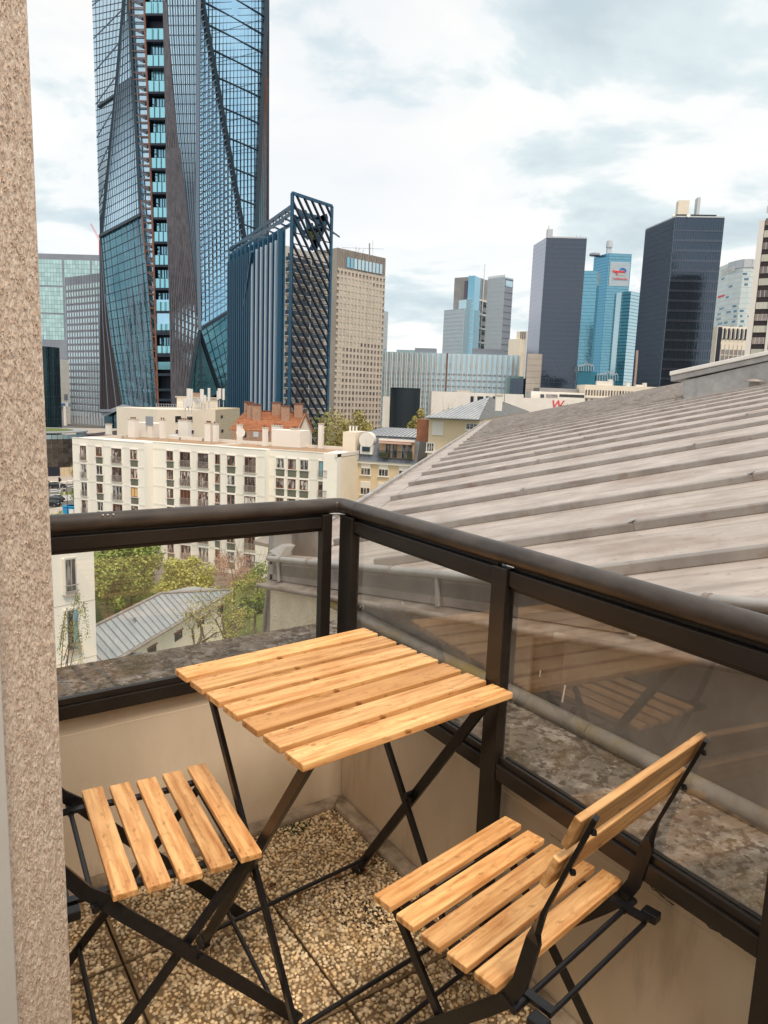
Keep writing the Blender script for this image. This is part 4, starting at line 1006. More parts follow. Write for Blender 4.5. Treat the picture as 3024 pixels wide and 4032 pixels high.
fa2 = Face(beige, at(1300, 972, 360), at(1329, 975, 352))
MB().prism([(q[0], q[1]) for q in (fa2.P0, fa2.P0+fa2.x*fa2.L, P[2]-P[1], P[2]-P[1]+fa2.P0)], -8, h-ZF-.02).build('chamfer', CONC, beige)
for i in range(22): fa2.box('window', GLB, fa2.L*.25, fa2.L*.75, wb+(i+.25)*rh, wb+(i+.78)*rh, .1, 0)
for (x, y0, y1, r) in ((1455, 958, 1008, .35), (1468, 946, 1012, .08), (1402, 972, 995, .12), (1427, 982, 1000, .1), (1410, 976, 996, .1)):
    a = at(x, y1, 358); b_ = at(x+(5 if x in (1427, 1410) else 0), y0, 358); MB().tube([a-beige.location, b_-beige.location], r, 6).build('antenna', CONCG, beige)
a = at(1345, 975, 358); MB().box(0, 20, 0, .1, 0, .12).build('roof_rail', CONCG, beige, (a.x-beige.location.x, a.y-beige.location.y, h-ZF+1.2))
# sliver behind
o, fa, fb, h, w, P = bld('blue_slab', 'thin pale blue slab just right of the beige tower', 'office tower', None, (1512, 1224), (1528, 1228), 640, ZF, G_PALE, depth=20)
bands(fb, LGREY, ZF+60, h, 22, 1.2)
# ---- long striped glass office block
o, fa, fb, h, w, P = bld('long_glass_block', 'long pale blue office block striped with vertical white fins', 'office building', None, (1500, 1384), (2046, 1400), 520, ZF, G_PALE, depth=40)
f = fb
for j in range(28):
    u = f.L*j/27.2
    f.box('fin', LGREY, u-.35, u+.35, ZF+2, h, 1.2, 0); f.box('fin', OFFW, u+.9, u+1.4, ZF+2, h-.5, .9, 0)
for i in range(9): f.box('floor_band', MGREY, 0, f.L, ZF+3+i*4.1, ZF+4.0+i*4.1, .3, 0)
for j in range(54):
    if j % 5 < 3: f.box('window', OFFW if 27 < j < 47 else LGREY, f.L*(j+.25)/54, f.L*(j+.6)/54, h-10.5, h-6.5, .35, 0)
for (x, w_, c) in ((1757, 3, RUST), (2016, 3, CONC)): 
    u, _z = f.u(x, 1500); f.box('mast', c, u-.5, u+.5, ZF+2, h+(0 if x < 1800 else -3), 1.5, 0)
for (x0, x1, y) in ((1560, 1640, 1378), (1632, 1716, 1372), (1858, 1985, 1376)):
    u0, _ = f.u(x0, 1390); u1, _ = f.u(x1, 1390); hh = at(x0, y, 525).z
    f.box('plant_room', MGREY if x0 > 1560 else G_PALE, u0, u1, h, hh, -2, 12)
o2, fa, fb, h, w, P = bld('small_green_block', 'small pale green glass block beside the concrete pylon', 'building', None, (2045, 1482), (2062, 1483), 480, ZF, mat('green_glass', (.25, .42, .38), rough=.3, metal=.3), depth=12); bands(fb, LGREY, ZF, h, 6, .4)
bld('navy_block', 'narrow navy block squeezed behind the concrete pylon', 'building', None, (2062, 1490), (2078, 1491), 470, ZF, G_DARK, depth=12)
# ---- cluster of slabs with central atrium
o, fa, fb, h, w, P = bld('lattice_slab', 'pale latticed office slab at the left of the slab cluster', 'office tower', None, (1750, 1222), (1829, 1214), 700, ZF, G_PALE, depth=20)
mull(fb, LGREY, ZF, h, 18, .5); bands(fb, LGREY, ZF+30, h, 20, .5)
fb.box('roof_box', G_PALE, fb.L*.63, fb.L, h, h+8, -2, 8)
o, fa, fb, h, w, P = bld('violet_slab', 'dark violet slab with a blue glass lift shaft', 'office tower', None, (1829, 1106), (1846, 1105), 690, ZF, mat('violet_cladding', (.12, .105, .14), rough=.6), depth=20)
o, fa, fb, h, w, P = bld('glass_lift_tower', 'narrow blue glass lift tower between violet and grey slabs', 'tower', None, (1845, 1086), (1871, 1085), 686, ZF, G_CYAN, depth=20)
bands(fb, LGREY, ZF+40, h-20, 14, .7)
o, fa, fb, h, w, P = bld('grey_atrium_tower', 'grey concrete tower with stacked recessed balconies and a white mast', 'office tower', None, (1871, 1088), (1922, 1104), 694, ZF, CONCG, depth=22)
f = fb
for k in range(4):
    z = at(1895, 1176+56*k, 690).z
    f.box('white_beam', WHITE, -.5, f.L+.5, z-.8, z+.8, 2.2, 0)
    for q in range(3): f.box('recess', NIGHTB, f.L*(.62 if q != 1 else .25), f.L*(.98 if q != 1 else .5), z-11+q*3.4-.8, z-11+q*3.4+1.4, .3, 0)
    f.box('bay', CONCG, .2, f.L*.6, z-8, z-4, 1.2, 0); f.box('bay_window', GLB, f.L*.1, f.L*.22, z-7, z-5, 1.3, 0); f.box('bay_window', GLB, f.L*.38, f.L*.5, z-7, z-5, 1.3, 0)
u, _ = f.u(1890, 1200); MB().tube([f.pt(u, ZF+40, 2.5), f.pt(u+.6, at(1895, 1030, 690).z, 2.5)], .45, 8).build('mast', WHITE, o)
o, fa, fb, h, w, P = bld('tall_lattice_slab', 'tall pale latticed slab with sloping top and dark side, right of the grey atrium tower', 'office tower', None, (1922, 1099), (1989, 1090), 684, ZF, G_PALE, depth=11)
mull(fb, LGREY, ZF, h+2, 17, .6); bands(fb, LGREY, ZF+30, h, 26, .5)
e0 = Face(o, P[2], P[3]); e0.box('dark_side', MGREY, 0, e0.L, ZF, h-1, .2, 0); bands(e0, FIN_D, ZF+30, h-2, 17, .3, .35); e0.box('side_window', G_PALE, e0.L*.1, e0.L*.9, h-8, h-3, .5, 0)
# ---- beige stepped tower with white edge
o, fa, fb, h, w, P = bld('stepped_beige_tower', 'beige stepped tower with narrow brown window strips', 'tower', None, (2035, 1305), (2078, 1304), 600, ZF, CREAM, depth=20)
f = fb
for (x, y0, y1) in ((2052, 1306, 1334), (2060, 1306, 1334), (2068, 1306, 1334), (2031, 1336, 1366), (2044, 1336, 1366), (2040, 1369, 1395), (2047, 1369, 1395)):
    u, z1 = f.u(x, y0); _, z0 = f.u(x, y1); f.box('window_strip', GLB, u-.5, u+.5, z0, z1, .25, 0)
f.box('white_edge', WHITE, f.L-.9, f.L, ZF, h, .4, 0)
_u, z = f.u(2030, 1335); f.box('step', CREAM, -6, f.L*.45, ZF, z, 1.5, 0)
# ---- concrete pylon
o, fa, fb, h, w, P = bld('concrete_pylon', 'plain beige concrete pylon at the foot of the first dark tower', 'pylon', None, (2078, 1393), (2133, 1394), 440, ZF, CONC, depth=6)
for i in range(8): fb.box('pour_line', CONCG, 0, fb.L, h-3-i*3.6, h-2.8-i*3.6, .04, 0)
MB().prism([(0, 0), (fb.L, 0), (fb.L-1.2, .2), (fb.L-1.2, -1), (0, -1)], 0, 3).build('base_block', CONC, o)

# ---- dark tower with lilac side
o, fa, fb, h, w, P = bld('dark_glass_tower', 'black blue glass tower with a lilac reflecting left side', 'office tower', (2102, 967), (2152, 936), (2311, 940), 450, ZF, G_DARK)
bands(fb, G_BAND, ZF, h, 44, .5, .12); mull(fb, G_BAND, ZF, h, 24, .18, .14)
LILAC = glasswall('lilac_sheen_glass', (.42, .43, .52), rough=.25, metal=.6, wave=.03)  # grazing lilac sheen of the side put into the glass colour
fa.box('side_glass', LILAC, 0, fa.L, ZF, h, .2, 0); bands(fa, LILAC, ZF, h, 44, .25, .3)
fb.box('parapet', LGREY, 0, fb.L, h, h+.8, .2, .6)
for (x, y0, y1, ww) in ((2158, 889, 934, .25), (2163, 904, 934, 1.6), (2270, 926, 940, .15), (2286, 926, 940, .15)):
    q = at(x, y1, 456)-o.location; MB().box(-ww, ww, -ww, ww, 0, at(x, y0, 456).z-at(x, y1, 456).z).build('antenna', LGREY, o, q)
for i in range(13):
    for j in range(9):
        if (i*3+j*5) % 7 == 0 or (j > 6 and i > 4): continue
        fb.box('lit_reflection_pane', G_BAND if (i+j) % 5 else LGREY, fb.L*(j+.25)/15, fb.L*(j+.6)/15, ZF+4+i*3.5, ZF+6+i*3.5, .16, 0) if (i+j) % 5 else None  # reflections on the front stand here as raised coloured panes
# ---- light blue group
o, fa, fb, h, w, P = bld('cyan_slab', 'bright cyan glass slab directly right of the black blue tower', 'office tower', None, (2300, 1066), (2354, 1066), 640, ZF, G_CYAN, depth=30)
bands(fb, G_TEAL, ZF, h, 46, .3, .12); mull(fb, G_TEAL, ZF, h, 12, .25, .14)
e0 = Face(o, P[2], at(2364, 1066, 655)); MB().prism([(q[0], q[1]) for q in (e0.P0, e0.P0+e0.x*e0.L, e0.P0+e0.x*e0.L-e0.n*9, e0.P0-e0.n*9)], 0, h-ZF).build('teal_side', G_TEAL, o)
o, fa, fb, h, w, P = bld('logo_tower', 'light blue glass tower with a large red and blue company sign on its face', 'office tower', (2340, 1012), (2399, 997), (2488, 1001), 690, ZF, G_CYAN)
bands(fb, G_TEAL, ZF, h, 60, .3, .15); mull(fb, G_TEAL, ZF, h, 20, .2, .15)
fa.box('side_glass', glasswall('mid_blue_glass', (.12, .34, .50), rough=.12, metal=.7), 0, fa.L, ZF, h, .2, 0); bands(fa, G_TEAL, ZF, h, 60, .3, .3)
fb.box('louvre', G_TEAL, fb.L*.45, fb.L*.9, h-12, h-9, .3, 0)
PAN = mat('sign_louvre', (.62, .70, .76), rough=.5)
u0, z1 = fb.u(2403, 1030); u1, z0 = fb.u(2472, 1128)
for i in range(22): fb.box('sign_slat', PAN, u0, u1, z0+(z1-z0)*i/22, z0+(z1-z0)*(i+.66)/22, .7, -.3)
REDL = mat('sign_red', (.75, .08, .10), rough=.5); BLUEL = mat('sign_blue', (.02, .22, .60), rough=.5)
def sg(pts, m, name, w_):
    mb = MB(); mb.strip([fb.pt(*fb.u(x, y), 1.0) for x, y in pts], fb.n.cross(Vector((1, 0, 0))) if False else Vector((0, 0, 1)), w_, .3); mb.build(name, m, o)
def ribbon(pts, m, name, w_):
    P_ = [fb.pt(*fb.u(x, y), 1.0) for x, y in pts]; mb = MB()
    for a, b_ in zip(P_[:-1], P_[1:]): mb.bar(a-(b_-a)*.12, b_+(b_-a)*.12, .3, w_, side=fb.n)
    mb.build(name, m, o)
ribbon([(2413, 1067), (2425, 1071), (2438, 1070), (2450, 1071), (2460, 1070)], REDL, 'sign_mark', 1.7); ribbon([(2425, 1070), (2427, 1080), (2428, 1084)], REDL, 'sign_mark', 1.2)
ribbon([(2440, 1065), (2446, 1059), (2455, 1059), (2462, 1064), (2461, 1071), (2452, 1074)], BLUEL, 'sign_mark', 1.5)
ribbon([(2436, 1079), (2446, 1082), (2456, 1080)], mat('sign_yellow', (.75, .68, .35), rough=.5), 'sign_mark', .8)
def text(body, size, m, root, loc, rz, name='lettering', italic=0, ext=.05):
    c = bpy.data.curves.new('txt', 'FONT'); c.body = body; c.size = size; c.extrude = ext; c.shear = italic; c.offset = size*.012
    t = bpy.data.objects.new('txt', c); COL.objects.link(t); dg = bpy.context.evaluated_depsgraph_get(); me = bpy.data.meshes.new_from_object(t.evaluated_get(dg)); bpy.data.objects.remove(t)
    me.materials.clear(); me.materials.append(m); ob = link(name, me, root, loc); ob.rotation_euler = (math.pi/2, 0, rz); return ob
p = fb.pt(*fb.u(2410, 1100), 1.1); text('TotalEnergies', 2.55, REDL, o, p, fb.rz)
u, z = fb.u(2393, 985); MB().box(-2, 2, -2, 2, 0, 7).build('mast_base', LGREY, o, fb.pt(1.5, h, -6)); MB().tube([fb.pt(1.5, h+6, -6), fb.pt(1.5, h+8, -6), fb.pt(1.5, h+12, -6)], [3, 3, 2.6], 10).build('roof_mast', LGREY, o)
MB().tube([fb.pt(-9, h, -14), fb.pt(-9, h+1.8, -14), fb.pt(-9, h+2.6, -14)], [5, 5, 2], 12).build('roof_dome', MGREY, o)
# mid blue pair
o, fa, fb, h, w, P = bld('teal_prism_tower', 'teal and dark blue prism tower in front of the logo tower', 'office tower', (2420, 1157), (2455, 1149), (2485, 1147), 560, ZF, G_TEAL)
bands(fb, FIN_D, ZF, h, 42, .5, .12); bands(fa, FIN_D, ZF, h, 42, .3, .1)
e0 = Face(o, P[2], at(2528, 1149, 566)); MB().prism([(q[0], q[1]) for q in (e0.P0, e0.P0+e0.x*e0.L, e0.P0+e0.x*e0.L-e0.n*12, e0.P0-e0.n*12)], 0, h-ZF).build('pale_face', G_PALE, o)
bands(e0, G_TEAL, ZF, h, 42, .25, .12)
CURV = mat('beige_curved_frame', (.42, .32, .27), rough=.7)
# ---- big dark tower
o, fa, fb, h, w, P = bld('charcoal_tower', 'charcoal glass tower with banded floors and rooftop cabin, right of the light blue group', 'office tower', (2545, 905), (2662, 855), (2853, 858), 372, ZF, G_DARK)
bands(fb, G_BAND, ZF, h-6, 22, 1.15, .22); mull(fb, G_DARK, ZF, h, 20, .28, .3); bands(fb, G_BAND, h-6, h, 1, .3, .2)
LIL2 = glasswall('grey_lilac_sheen_glass', (.24, .235, .28), rough=.2, metal=.6, wave=.3)  # side face's grey lilac sheen put into its own glass colour
fa.box('side_glass', LIL2, 0, fa.L, ZF, h, .15, 0); mull(fa, FIN_G, ZF, h, 26, .22, .5); bands(fa, FIN_D, ZF, h, 44, .3, .25)
fb.box('parapet', LGREY, 0, fb.L, h, h+.6, .3, .5); fa.box('parapet', LGREY, 0, fa.L, h, h+.6, .3, .5)
MB().box(0, 19, 0, 12, 0, .5).build('helideck', DKSTEEL, o, fb.pt(1, h+1.6, -3), fb.rz)
for (u, w_, hh, m_) in ((.04, 5.2, 6.5, CREAM), (.43, 1.4, 8, LGREY)): MB().box(0, w_, 0, 4, 0, hh).build('roof_cabin', m_, o, fb.pt(fb.L*u+.5, h+2.1, -3), fb.rz)
for (u, r) in ((.25, .9), (-.06, .7)): MB().tube([fb.pt(fb.L*u, h+.6, .2), fb.pt(fb.L*u, h+.7, .6)], r, 12).build('dish', WHITE, o)
# curved beige strip at its left foot
MB().strip([at(2492, 1640, 370)-o.location, at(2494, 1560, 370)-o.location, at(2502, 1480, 370)-o.location, at(2507, 1420, 370)-o.location, at(2509, 1380, 370)-o.location], (1, 0, 0), 1.0, .6).build('curved_edge', CURV, o)
# ---- curved white tower behind
WB = mat('white_glass_band', (.60, .68, .66), (.68, .74, .72), rough=.35, metal=.1, scale=.1); BG2 = glasswall('blue_grey_strip', (.13, .22, .30), rough=.2, metal=.6)
cw = thing('curved_white_tower', 'curved white and pale green glass tower between charcoal tower and right edge', 'office tower', at(2900, 1500, 760)); cw.location.z = ZF
cps = [(2838, 1052, 760), (2870, 1044, 742), (2900, 1037, 730), (2930, 1028, 722), (2962, 1022, 720), (2995, 1020, 730), (3020, 1021, 750)]
cpts = [at(*p) for p in cps]; ch_ = at(2962, 1022, 720).z
poly = [(p.x-cw.location.x, p.y-cw.location.y) for p in cpts]+[(cpts[-1].x-cw.location.x, cpts[-1].y-cw.location.y+60), (cpts[0].x-cw.location.x, cpts[0].y-cw.location.y+60)]
MB().prism(poly, 0, ch_-ZF).build('wall', WB, cw)
cf = [Face(cw, a, b_) for a, b_ in zip(cpts[:-1], cpts[1:])]
rr = random.Random(3)
for i in range(26):
    z = ch_-14-i*4.9
    if z < ZF+8: break
    for k_, f in enumerate(cf):
        if rr.random() < (.25 if i < 6 else .85): a = rr.random()*.4; f.box('window_strip', BG2, f.L*a, f.L*(a+rr.uniform(.3, .6)), z, z+2.0, .15, 0)
        f.box('floor_line', LGREY, 0, f.L, z+3.2, z+3.5, .1, 0)
for f in cf[1:]: f.box('crown', LGREY, 0, f.L, ch_-7, ch_+.5, .8, 2)
text('Défense', 9, WHITE, cw, cf[0].pt(3, ch_-9.5, .5), cf[0].rz); cf[0].box('red_sign', REDL, 1, cf[0].L*.85, ch_-31, ch_-29, .3, 0)
# ---- white arched block
AR_ = thing('arched_block', 'beige block with a row of dark arched loops above ribbed bays', 'office building', at(2815, 1500, 470)); AR_.location.z = ZF
f = Face(AR_, at(2826, 1284, 470), at(2982, 1278, 470)); za = at(2826, 1284, 470).z
MB().prism([(q[0], q[1]) for q in (f.P0, f.P0+f.x*f.L, f.P0+f.x*f.L-f.n*20, f.P0-f.n*20)], 0, za-ZF).build('wall', CREAM, AR_)
f.box('navy_recess', NIGHTB, f.L*.02, f.L*.12, ZF, za-.5, .2, 0)
for i in range(8):
    u = f.L*(.15+i*.108); zc_ = za-2.2
    f.box('arch_recess', NIGHTB, u-.1, u+1.55, za-8, za-1.2, .15, 0)
    MB().tube([f.pt(u-.35, za-1.6, .6), f.pt(u-.35, za-7.6, .6)], .42, 8).build('arch_rib', OFFW, AR_)
    MB().tube([f.pt(u-.35, za-1.7, .6), f.pt(u+.1, za-.9, .6), f.pt(u+.7, za-.8, .6)], .42, 8).build('arch_rib', OFFW, AR_)
    for k_ in range(6): f.box('bay_panel', CONCG if (i+k_) % 3 else GLB, u+.1, u+2.0, za-17.2-k_*3.7, za-14.2-k_*3.7, .2, 0)
    f.box('bay_rib', OFFW, u-.5, u-.15, ZF, za-11, .6, 0)
# ---- tower cut by the right edge
o, fa, fb, h, w, P = bld('right_edge_tower', 'tower with a slanting white pier and striped windows at the right edge', 'office tower', None, (2990, 870), (3120, 860), 300, ZF, FIN_B, depth=25)
f = fb; f.box('white_pier', OFFW, 0, 2.0, ZF, h, .8, 0); f.box('white_pier', OFFW, 7, 8, ZF, h, .8, 0)
for i in range(24): 
    z = ZF+i*4.55; f.box('window_row', GLY if i % 2 else GLB, 2.2, 13, z, z+2.6, .2, 0)
    for k_ in range(4): f.box('window_post', LGREY, 3.2+k_*1.5, 3.4+k_*1.5, z, z+2.6, .3, 0)

# ---- glass domes / podium pieces between the towers
def frame_box(label, x0, x1, y0, y1, Y, peaks):
    t = thing('steel_framed_kiosk', label, 'glass kiosk', at(x0, y1, Y))
    def q(x, y, dy=0): p = at(x, y, Y); p.y += dy; return p-t.location
    n = peaks
    MB().hexa([q(x0, y1), q(x1, y1), q(x1, y1, 8), q(x0, y1, 8), q(x0, y0+14), q(x1, y0+14), q(x1, y0+14, 8), q(x0, y0+14, 8)]).build('glazing', G_TEAL, t)
    for i in range(n+1):
        x = lerp(x0, x1, i/n); yp = y0+(abs(i-n/2)/n)*18; mb = MB(); mb.bar(q(x, y1, -.3), q(x, yp+6, -.3), .25, .25); mb.build('post', LGREY, t)
        if i < n:
            x2 = lerp(x0, x1, (i+1)/n); xm = (x+x2)/2; MB().bar(q(x, yp+8, -.3), q(xm, yp-2, -.3), .25, .25).build('rafter', LGREY, t); MB().bar(q(xm, yp-2, -.3), q(x2, yp+8, -.3), .25, .25).build('rafter', LGREY, t)
    return t
frame_box('small steel framed glass pavilion, left of the two, at the foot of the cyan slab', 2278, 2336, 1430, 1462, 380, 6)
frame_box('small steel framed glass pavilion, right of the two, above the long cream block', 2350, 2432, 1464, 1500, 380, 8)
bld('teal_podium', 'teal glass podium below the left steel framed pavilion', 'building', None, (2276, 1462), (2350, 1464), 385, ZF, G_TEAL, depth=20)

# ---- hotel and white low buildings
def lowblock(name, label, cat, x0, y0, x1, y1, Y, m, depth=14, zg=ZF, hz=None):
    return bld(name, label, cat, None, (x0, y0), (x1, y1, Y), Y, zg, m, depth=depth, hz=hz)
o, fa, fb, h, w, P = lowblock('sign_wall_building', 'long white wall with a red W hotel sign', 'hotel', 2055, 1566, 2300, 1572, 300, OFFW)
text('W', 4.6, REDL, o, fb.pt(*fb.u(2168, 1606), .2), fb.rz, italic=.2)
text('estin', 2.4, mat('dark_lettering', (.04, .03, .03)), o, fb.pt(*fb.u(2200, 1606), .2), fb.rz, italic=.2)
o, fa, fb, h, w, P = lowblock('white_low_building', 'white low building with slanted dark windows behind the sign wall', 'building', 2092, 1540, 2304, 1546, 316, OFFW)
for (x0, x1) in ((2128, 2142), (2150, 2195), (2203, 2300)):
    a, z1 = fb.u(x0, 1552); b_, z0 = fb.u(x1, 1566); fb.box('window', GLS, a, b_, z0, z1, .15, 0)
for (x0, x1, y) in ((2125, 2215, 1526), (2215, 2300, 1530)): 
    q = at(x0, 1542, 330); o_, a_, f_, h_, w_, p_ = lowblock('flat_roof_volume', 'pale grey rooftop volume behind the white low building, '+('left one' if x0 < 2200 else 'right one'), 'building', x0, y, x1, y+1, 330, CONCG)
o, fa, fb, h, w, P = lowblock('long_cream_block', 'long cream block with dark windows and rooftop ducts in front of the charcoal tower', 'apartment building', 2304, 1514, 2640, 1526, 320, CREAM)
for i in range(30):
    u = fb.L*(i+.3)/30; fb.box('window', GLB if i % 3 else GLS, u, u+fb.L*.018, h-4.6, h-2.2, .12, 0)
for i in range(16):
    u = fb.L*(i+.3)/16; fb.box('window', GLB, u, u+fb.L*.022, h-8.6, h-6.0, .12, 0)
fb.box('balcony_line', OFFW, 0, fb.L, h-5.6, h-5.0, .7, 0)
for (x0, x1, y) in ((2353, 2400, 1500), (2400, 2415, 1494), (2472, 2484, 1506), (2538, 2550, 1508), (2510, 2545, 1515)):
    a, _ = fb.u(x0, 1515); b_, _ = fb.u(x1, 1515); zt = at(x0, y, 322).z; fb.box('roof_duct', OFFW, a, b_, h, zt, -1, 3)
o, fa, fb, h, w, P = lowblock('white_parking_building', 'white flat building with dark door openings behind the hip roof house', 'building', 1700, 1540, 2062, 1556, 290, OFFW)
for (x0, x1) in ((1853, 1864), (1880, 1902), (1913, 1924), (1940, 1950)):
    a, z1 = fb.u(x0, 1560); b_, z0 = fb.u(x1, 1586); fb.box('opening', NIGHTB, a, b_, z0, z1, .1, 0)
a, _ = fb.u(1800, 1545); b_, _ = fb.u(1853, 1545); fb.box('roof_room', CONC, a, b_, h, at(1800, 1537, 292).z, -1, 5)
o, fa, fb, h, w, P = lowblock('white_annex', 'small white annex left of the black drum', 'building', 1508, 1560, 1536, 1561, 335, OFFW)
# black drum
dc = at(1594, 1640, 330); dt = at(1594, 1530, 330); dr_ = 118/2/2850*330
drum = thing('black_drum', 'large black cylindrical drum building left of the trees', 'building', (dc.x, dc.y+dr_, ZF)); MB().tube([(0, 0, 0), (0, 0, dt.z-ZF)], dr_, 40).build('wall', mat('black_blue_cladding', (.012, .022, .030), rough=.6), drum)
MB().tube([(0, 0, dt.z-ZF), (0, 0, dt.z-ZF+.4)], dr_+.15, 40).build('rim', FIN_D, drum)

# ---- left side: big glazed block, slotted grey block, dark round tower
GG = glasswall('mint_glass', (.46, .66, .66), rough=.2, metal=.45, wave=.05, rand=.15)
o, fa, fb, h, w, P = bld('mint_glass_block', 'large mint green glazed office block far left behind the tall tower', 'office building', None, (60, 995), (420, 1005), 600, ZF, MGREY, depth=30)
f = fb; u0, _ = f.u(150, 1030)
cols_ = [(150, 244), (252, 354), (361, 420)]
zt = f.u(200, 1022)[1]
rowh = (f.u(200, 1022)[1]-f.u(205, 1125)[1])/6
for (x0, x1) in cols_:
    a, _ = f.u(x0, 1030); b_, _ = f.u(x1, 1030); n = max(1, round((b_-a)/((f.u(354, 1030)[0]-f.u(252, 1030)[0])/9)))
    zc_ = zt; r = 0
    while zc_ > ZF+25:
        for j in range(n):
            if r > 17: break
            f.box('pane', GG, a+(b_-a)*(j+.04)/n, a+(b_-a)*(j+.96)/n, zc_-rowh*.94, zc_, .15, 0)
        r += 1; zc_ -= rowh*(1.0 if r % 6 else 1.35)
o, fa, fb, h, w, P = bld('slotted_grey_block', 'grey office block with rows of small pale framed windows, left of the tall tower', 'office building', None, (258, 1093), (420, 1072), 380, ZF, MGREY, depth=25)
f = fb; zt = f.u(300, 1118)[1]; rh = (zt-ZF)/21
for i in range(20):
    for j in range(14):
        u = f.L*(j+.5)/15.2+.4
        f.box('window_frame', LGREY, u-f.L*.022, u+f.L*.022, zt-(i+.85)*rh, zt-(i+.15)*rh, .25, 0)
        if j % 1 == 0: f.box('window', GG if i < 3 else G_PALE, u-f.L*.014, u+f.L*.014, zt-(i+.75)*rh, zt-(i+.25)*rh, .3, 0)
for j in range(16): f.box('rib', MGREY, f.L*j/15.2, f.L*j/15.2+.3, ZF+4, h, .35, 0)
mull(f, LGREY, ZF-2, ZF+6, 14, 1.0, .5)
ob, fa, fb, h, w, P = bld('white_gable_block', 'plain white windowless block behind the dark round tower', 'building', None, (225, 1414), (271, 1418), 360, ZF, OFFW, depth=15)
a, z1 = fb.u(252, 1552); b_, z0 = fb.u(267, 1575); fb.box('window', MGREY, a, b_, z0, z1, .1, 0)
rt = at(170, 1500, 262); rr_ = 70/2850*250
rtw = thing('dark_round_tower', 'dark glass round tower half hidden by the roughcast wall', 'office tower', (rt.x-.6, rt.y, ZG)); ztp = at(200, 1364, 256).z
MB().tube([(0, 0, 0), (0, 0, ztp-ZG)], rr_, 36).build('wall', glasswall('black_teal_glass', (.015, .035, .045), rough=.1, metal=.6, c2=(.03, .08, .09), rand=0), rtw)
for i in range(max(1, int((ztp-ZG-8)/4))): MB().tube([(0, 0, 6+i*4.0), (0, 0, 6.25+i*4.0)], rr_+.08, 36).build('floor_ring', FIN_D, rtw)
for i in range(30):
    an = math.pi+math.pi*i/30*1.2; MB().box(-.06, .06, -.06, .06, 10, ztp-ZG).build('mullion', FIN_D, rtw, (rr_*math.cos(an), rr_*math.sin(an), 0))
MB().tube([(rr_*.4, -rr_*.5, ztp-ZG), (rr_*.42, -rr_*.5, ztp-ZG+4)], .12, 6).build('mast', G_CYAN, rtw)

# ---- low cylindrical glass building
Yc = 207; cc = at(185, 1790, Yc+13); rc = 13.2
cyl = thing('low_round_building', 'low round building with gridded brown glass and planted roof ring', 'office building', (at(160, 1800, Yc+12).x, Yc+12, ZG))
zr = at(230, 1722, Yc-1).z-ZG; Hc = zr+1.2
GLW = mat('bronze_mirror_glass', (.10, .075, .06), (.16, .15, .14), rough=.15, metal=.5, scale=.25, rand=.3)
MB().tube([(0, 0, 0), (0, 0, zr-1.2)], rc-.2, 48).build('wall', CONC, cyl)
MB().tube([(0, 0, Hc-.3), (0, 0, Hc)], rc+.3, 48).build('roof_ring', SLATEZ, cyl)
MB().tube([(0, 0, Hc+.005), (0, 0, Hc+.05)], rc*.72, 48).build('planted_roof', GRASS, cyl)
npan = 34
for i in range(npan):
    an = math.pi+math.pi*(i+.5)/npan*1.35; c_, s_ = math.cos(an), math.sin(an)
    for k_ in range(7):
        zlo = 2.6+(zr-3.2)*k_/6.2; m_ = GLW if k_ < 5.5 else G_PALE; wd = rc*math.pi*1.35/npan*.93
        piece('glass_panel', m_, cyl, (rc*c_, rc*s_, zlo+(zr-3.2)/12.4), (.15, wd, (zr-3.2)/6.2*.93), an)
    piece('base_panel', CREAM2, cyl, (rc*c_, rc*s_, 1.25), (.12, rc*math.pi*1.35/npan*.95, 2.4), an)
an = R(-50); piece('entrance', NIGHTB, cyl, (rc*math.cos(an)+.1, rc*math.sin(an)-.1, 1.4), (.5, 3.2, 2.6), an); piece('entrance_frame', RUST, cyl, (rc*math.cos(R(-62)), rc*math.sin(R(-62))-.1, 1.4), (.5, .9, 2.7), R(-62))
# low dark roofed hall and station wall behind
o, fa, fb, h, w, P = lowblock('dark_flat_roof', 'dark brown flat roofed hall between round building and tall tower', 'building', 318, 1712, 520, 1735, 232, mat('dark_brown_roof', (.05, .035, .04), rough=.8), depth=45, zg=ZG)
struct(MB().slab([at(228, 1715, 262), at(640, 1722, 262), at(640, 1690, 300), at(228, 1684, 300)], (0, 0, -.3)).build('pavement', PAVE))
lowb = thing('esplanade_wall', 'pale low esplanade wall with lamp posts in front of the tall tower', 'wall', at(330, 1715, 262))
for k_ in range(9):
    p = at(330+k_*30, 1712+k_*.6, 262)-lowb.location; MB().box(0, 2.6, 0, .6, -1, .7).build('block', PAVE, lowb, p)
bridge = thing('white_walkway', 'white covered walkway in front of the slotted grey block', 'walkway', at(228, 1600, 350)); bz = bridge.location
MB().box(0, 5, 0, 3, 0, 1.8).build('deck', LGREY, bridge); MB().box(0, 3.6, -.2, 0, .4, 1.6).build('blue_band', mat('blue_band', (.05, .14, .26), rough=.5), bridge); MB().tube([(3.2, .5, -12), (3.2, .5, 0)], .8, 12).build('column', OFFW, bridge); MB().box(0, 2.2, 1, 3, -12, 0).build('pier', CONCG, bridge)

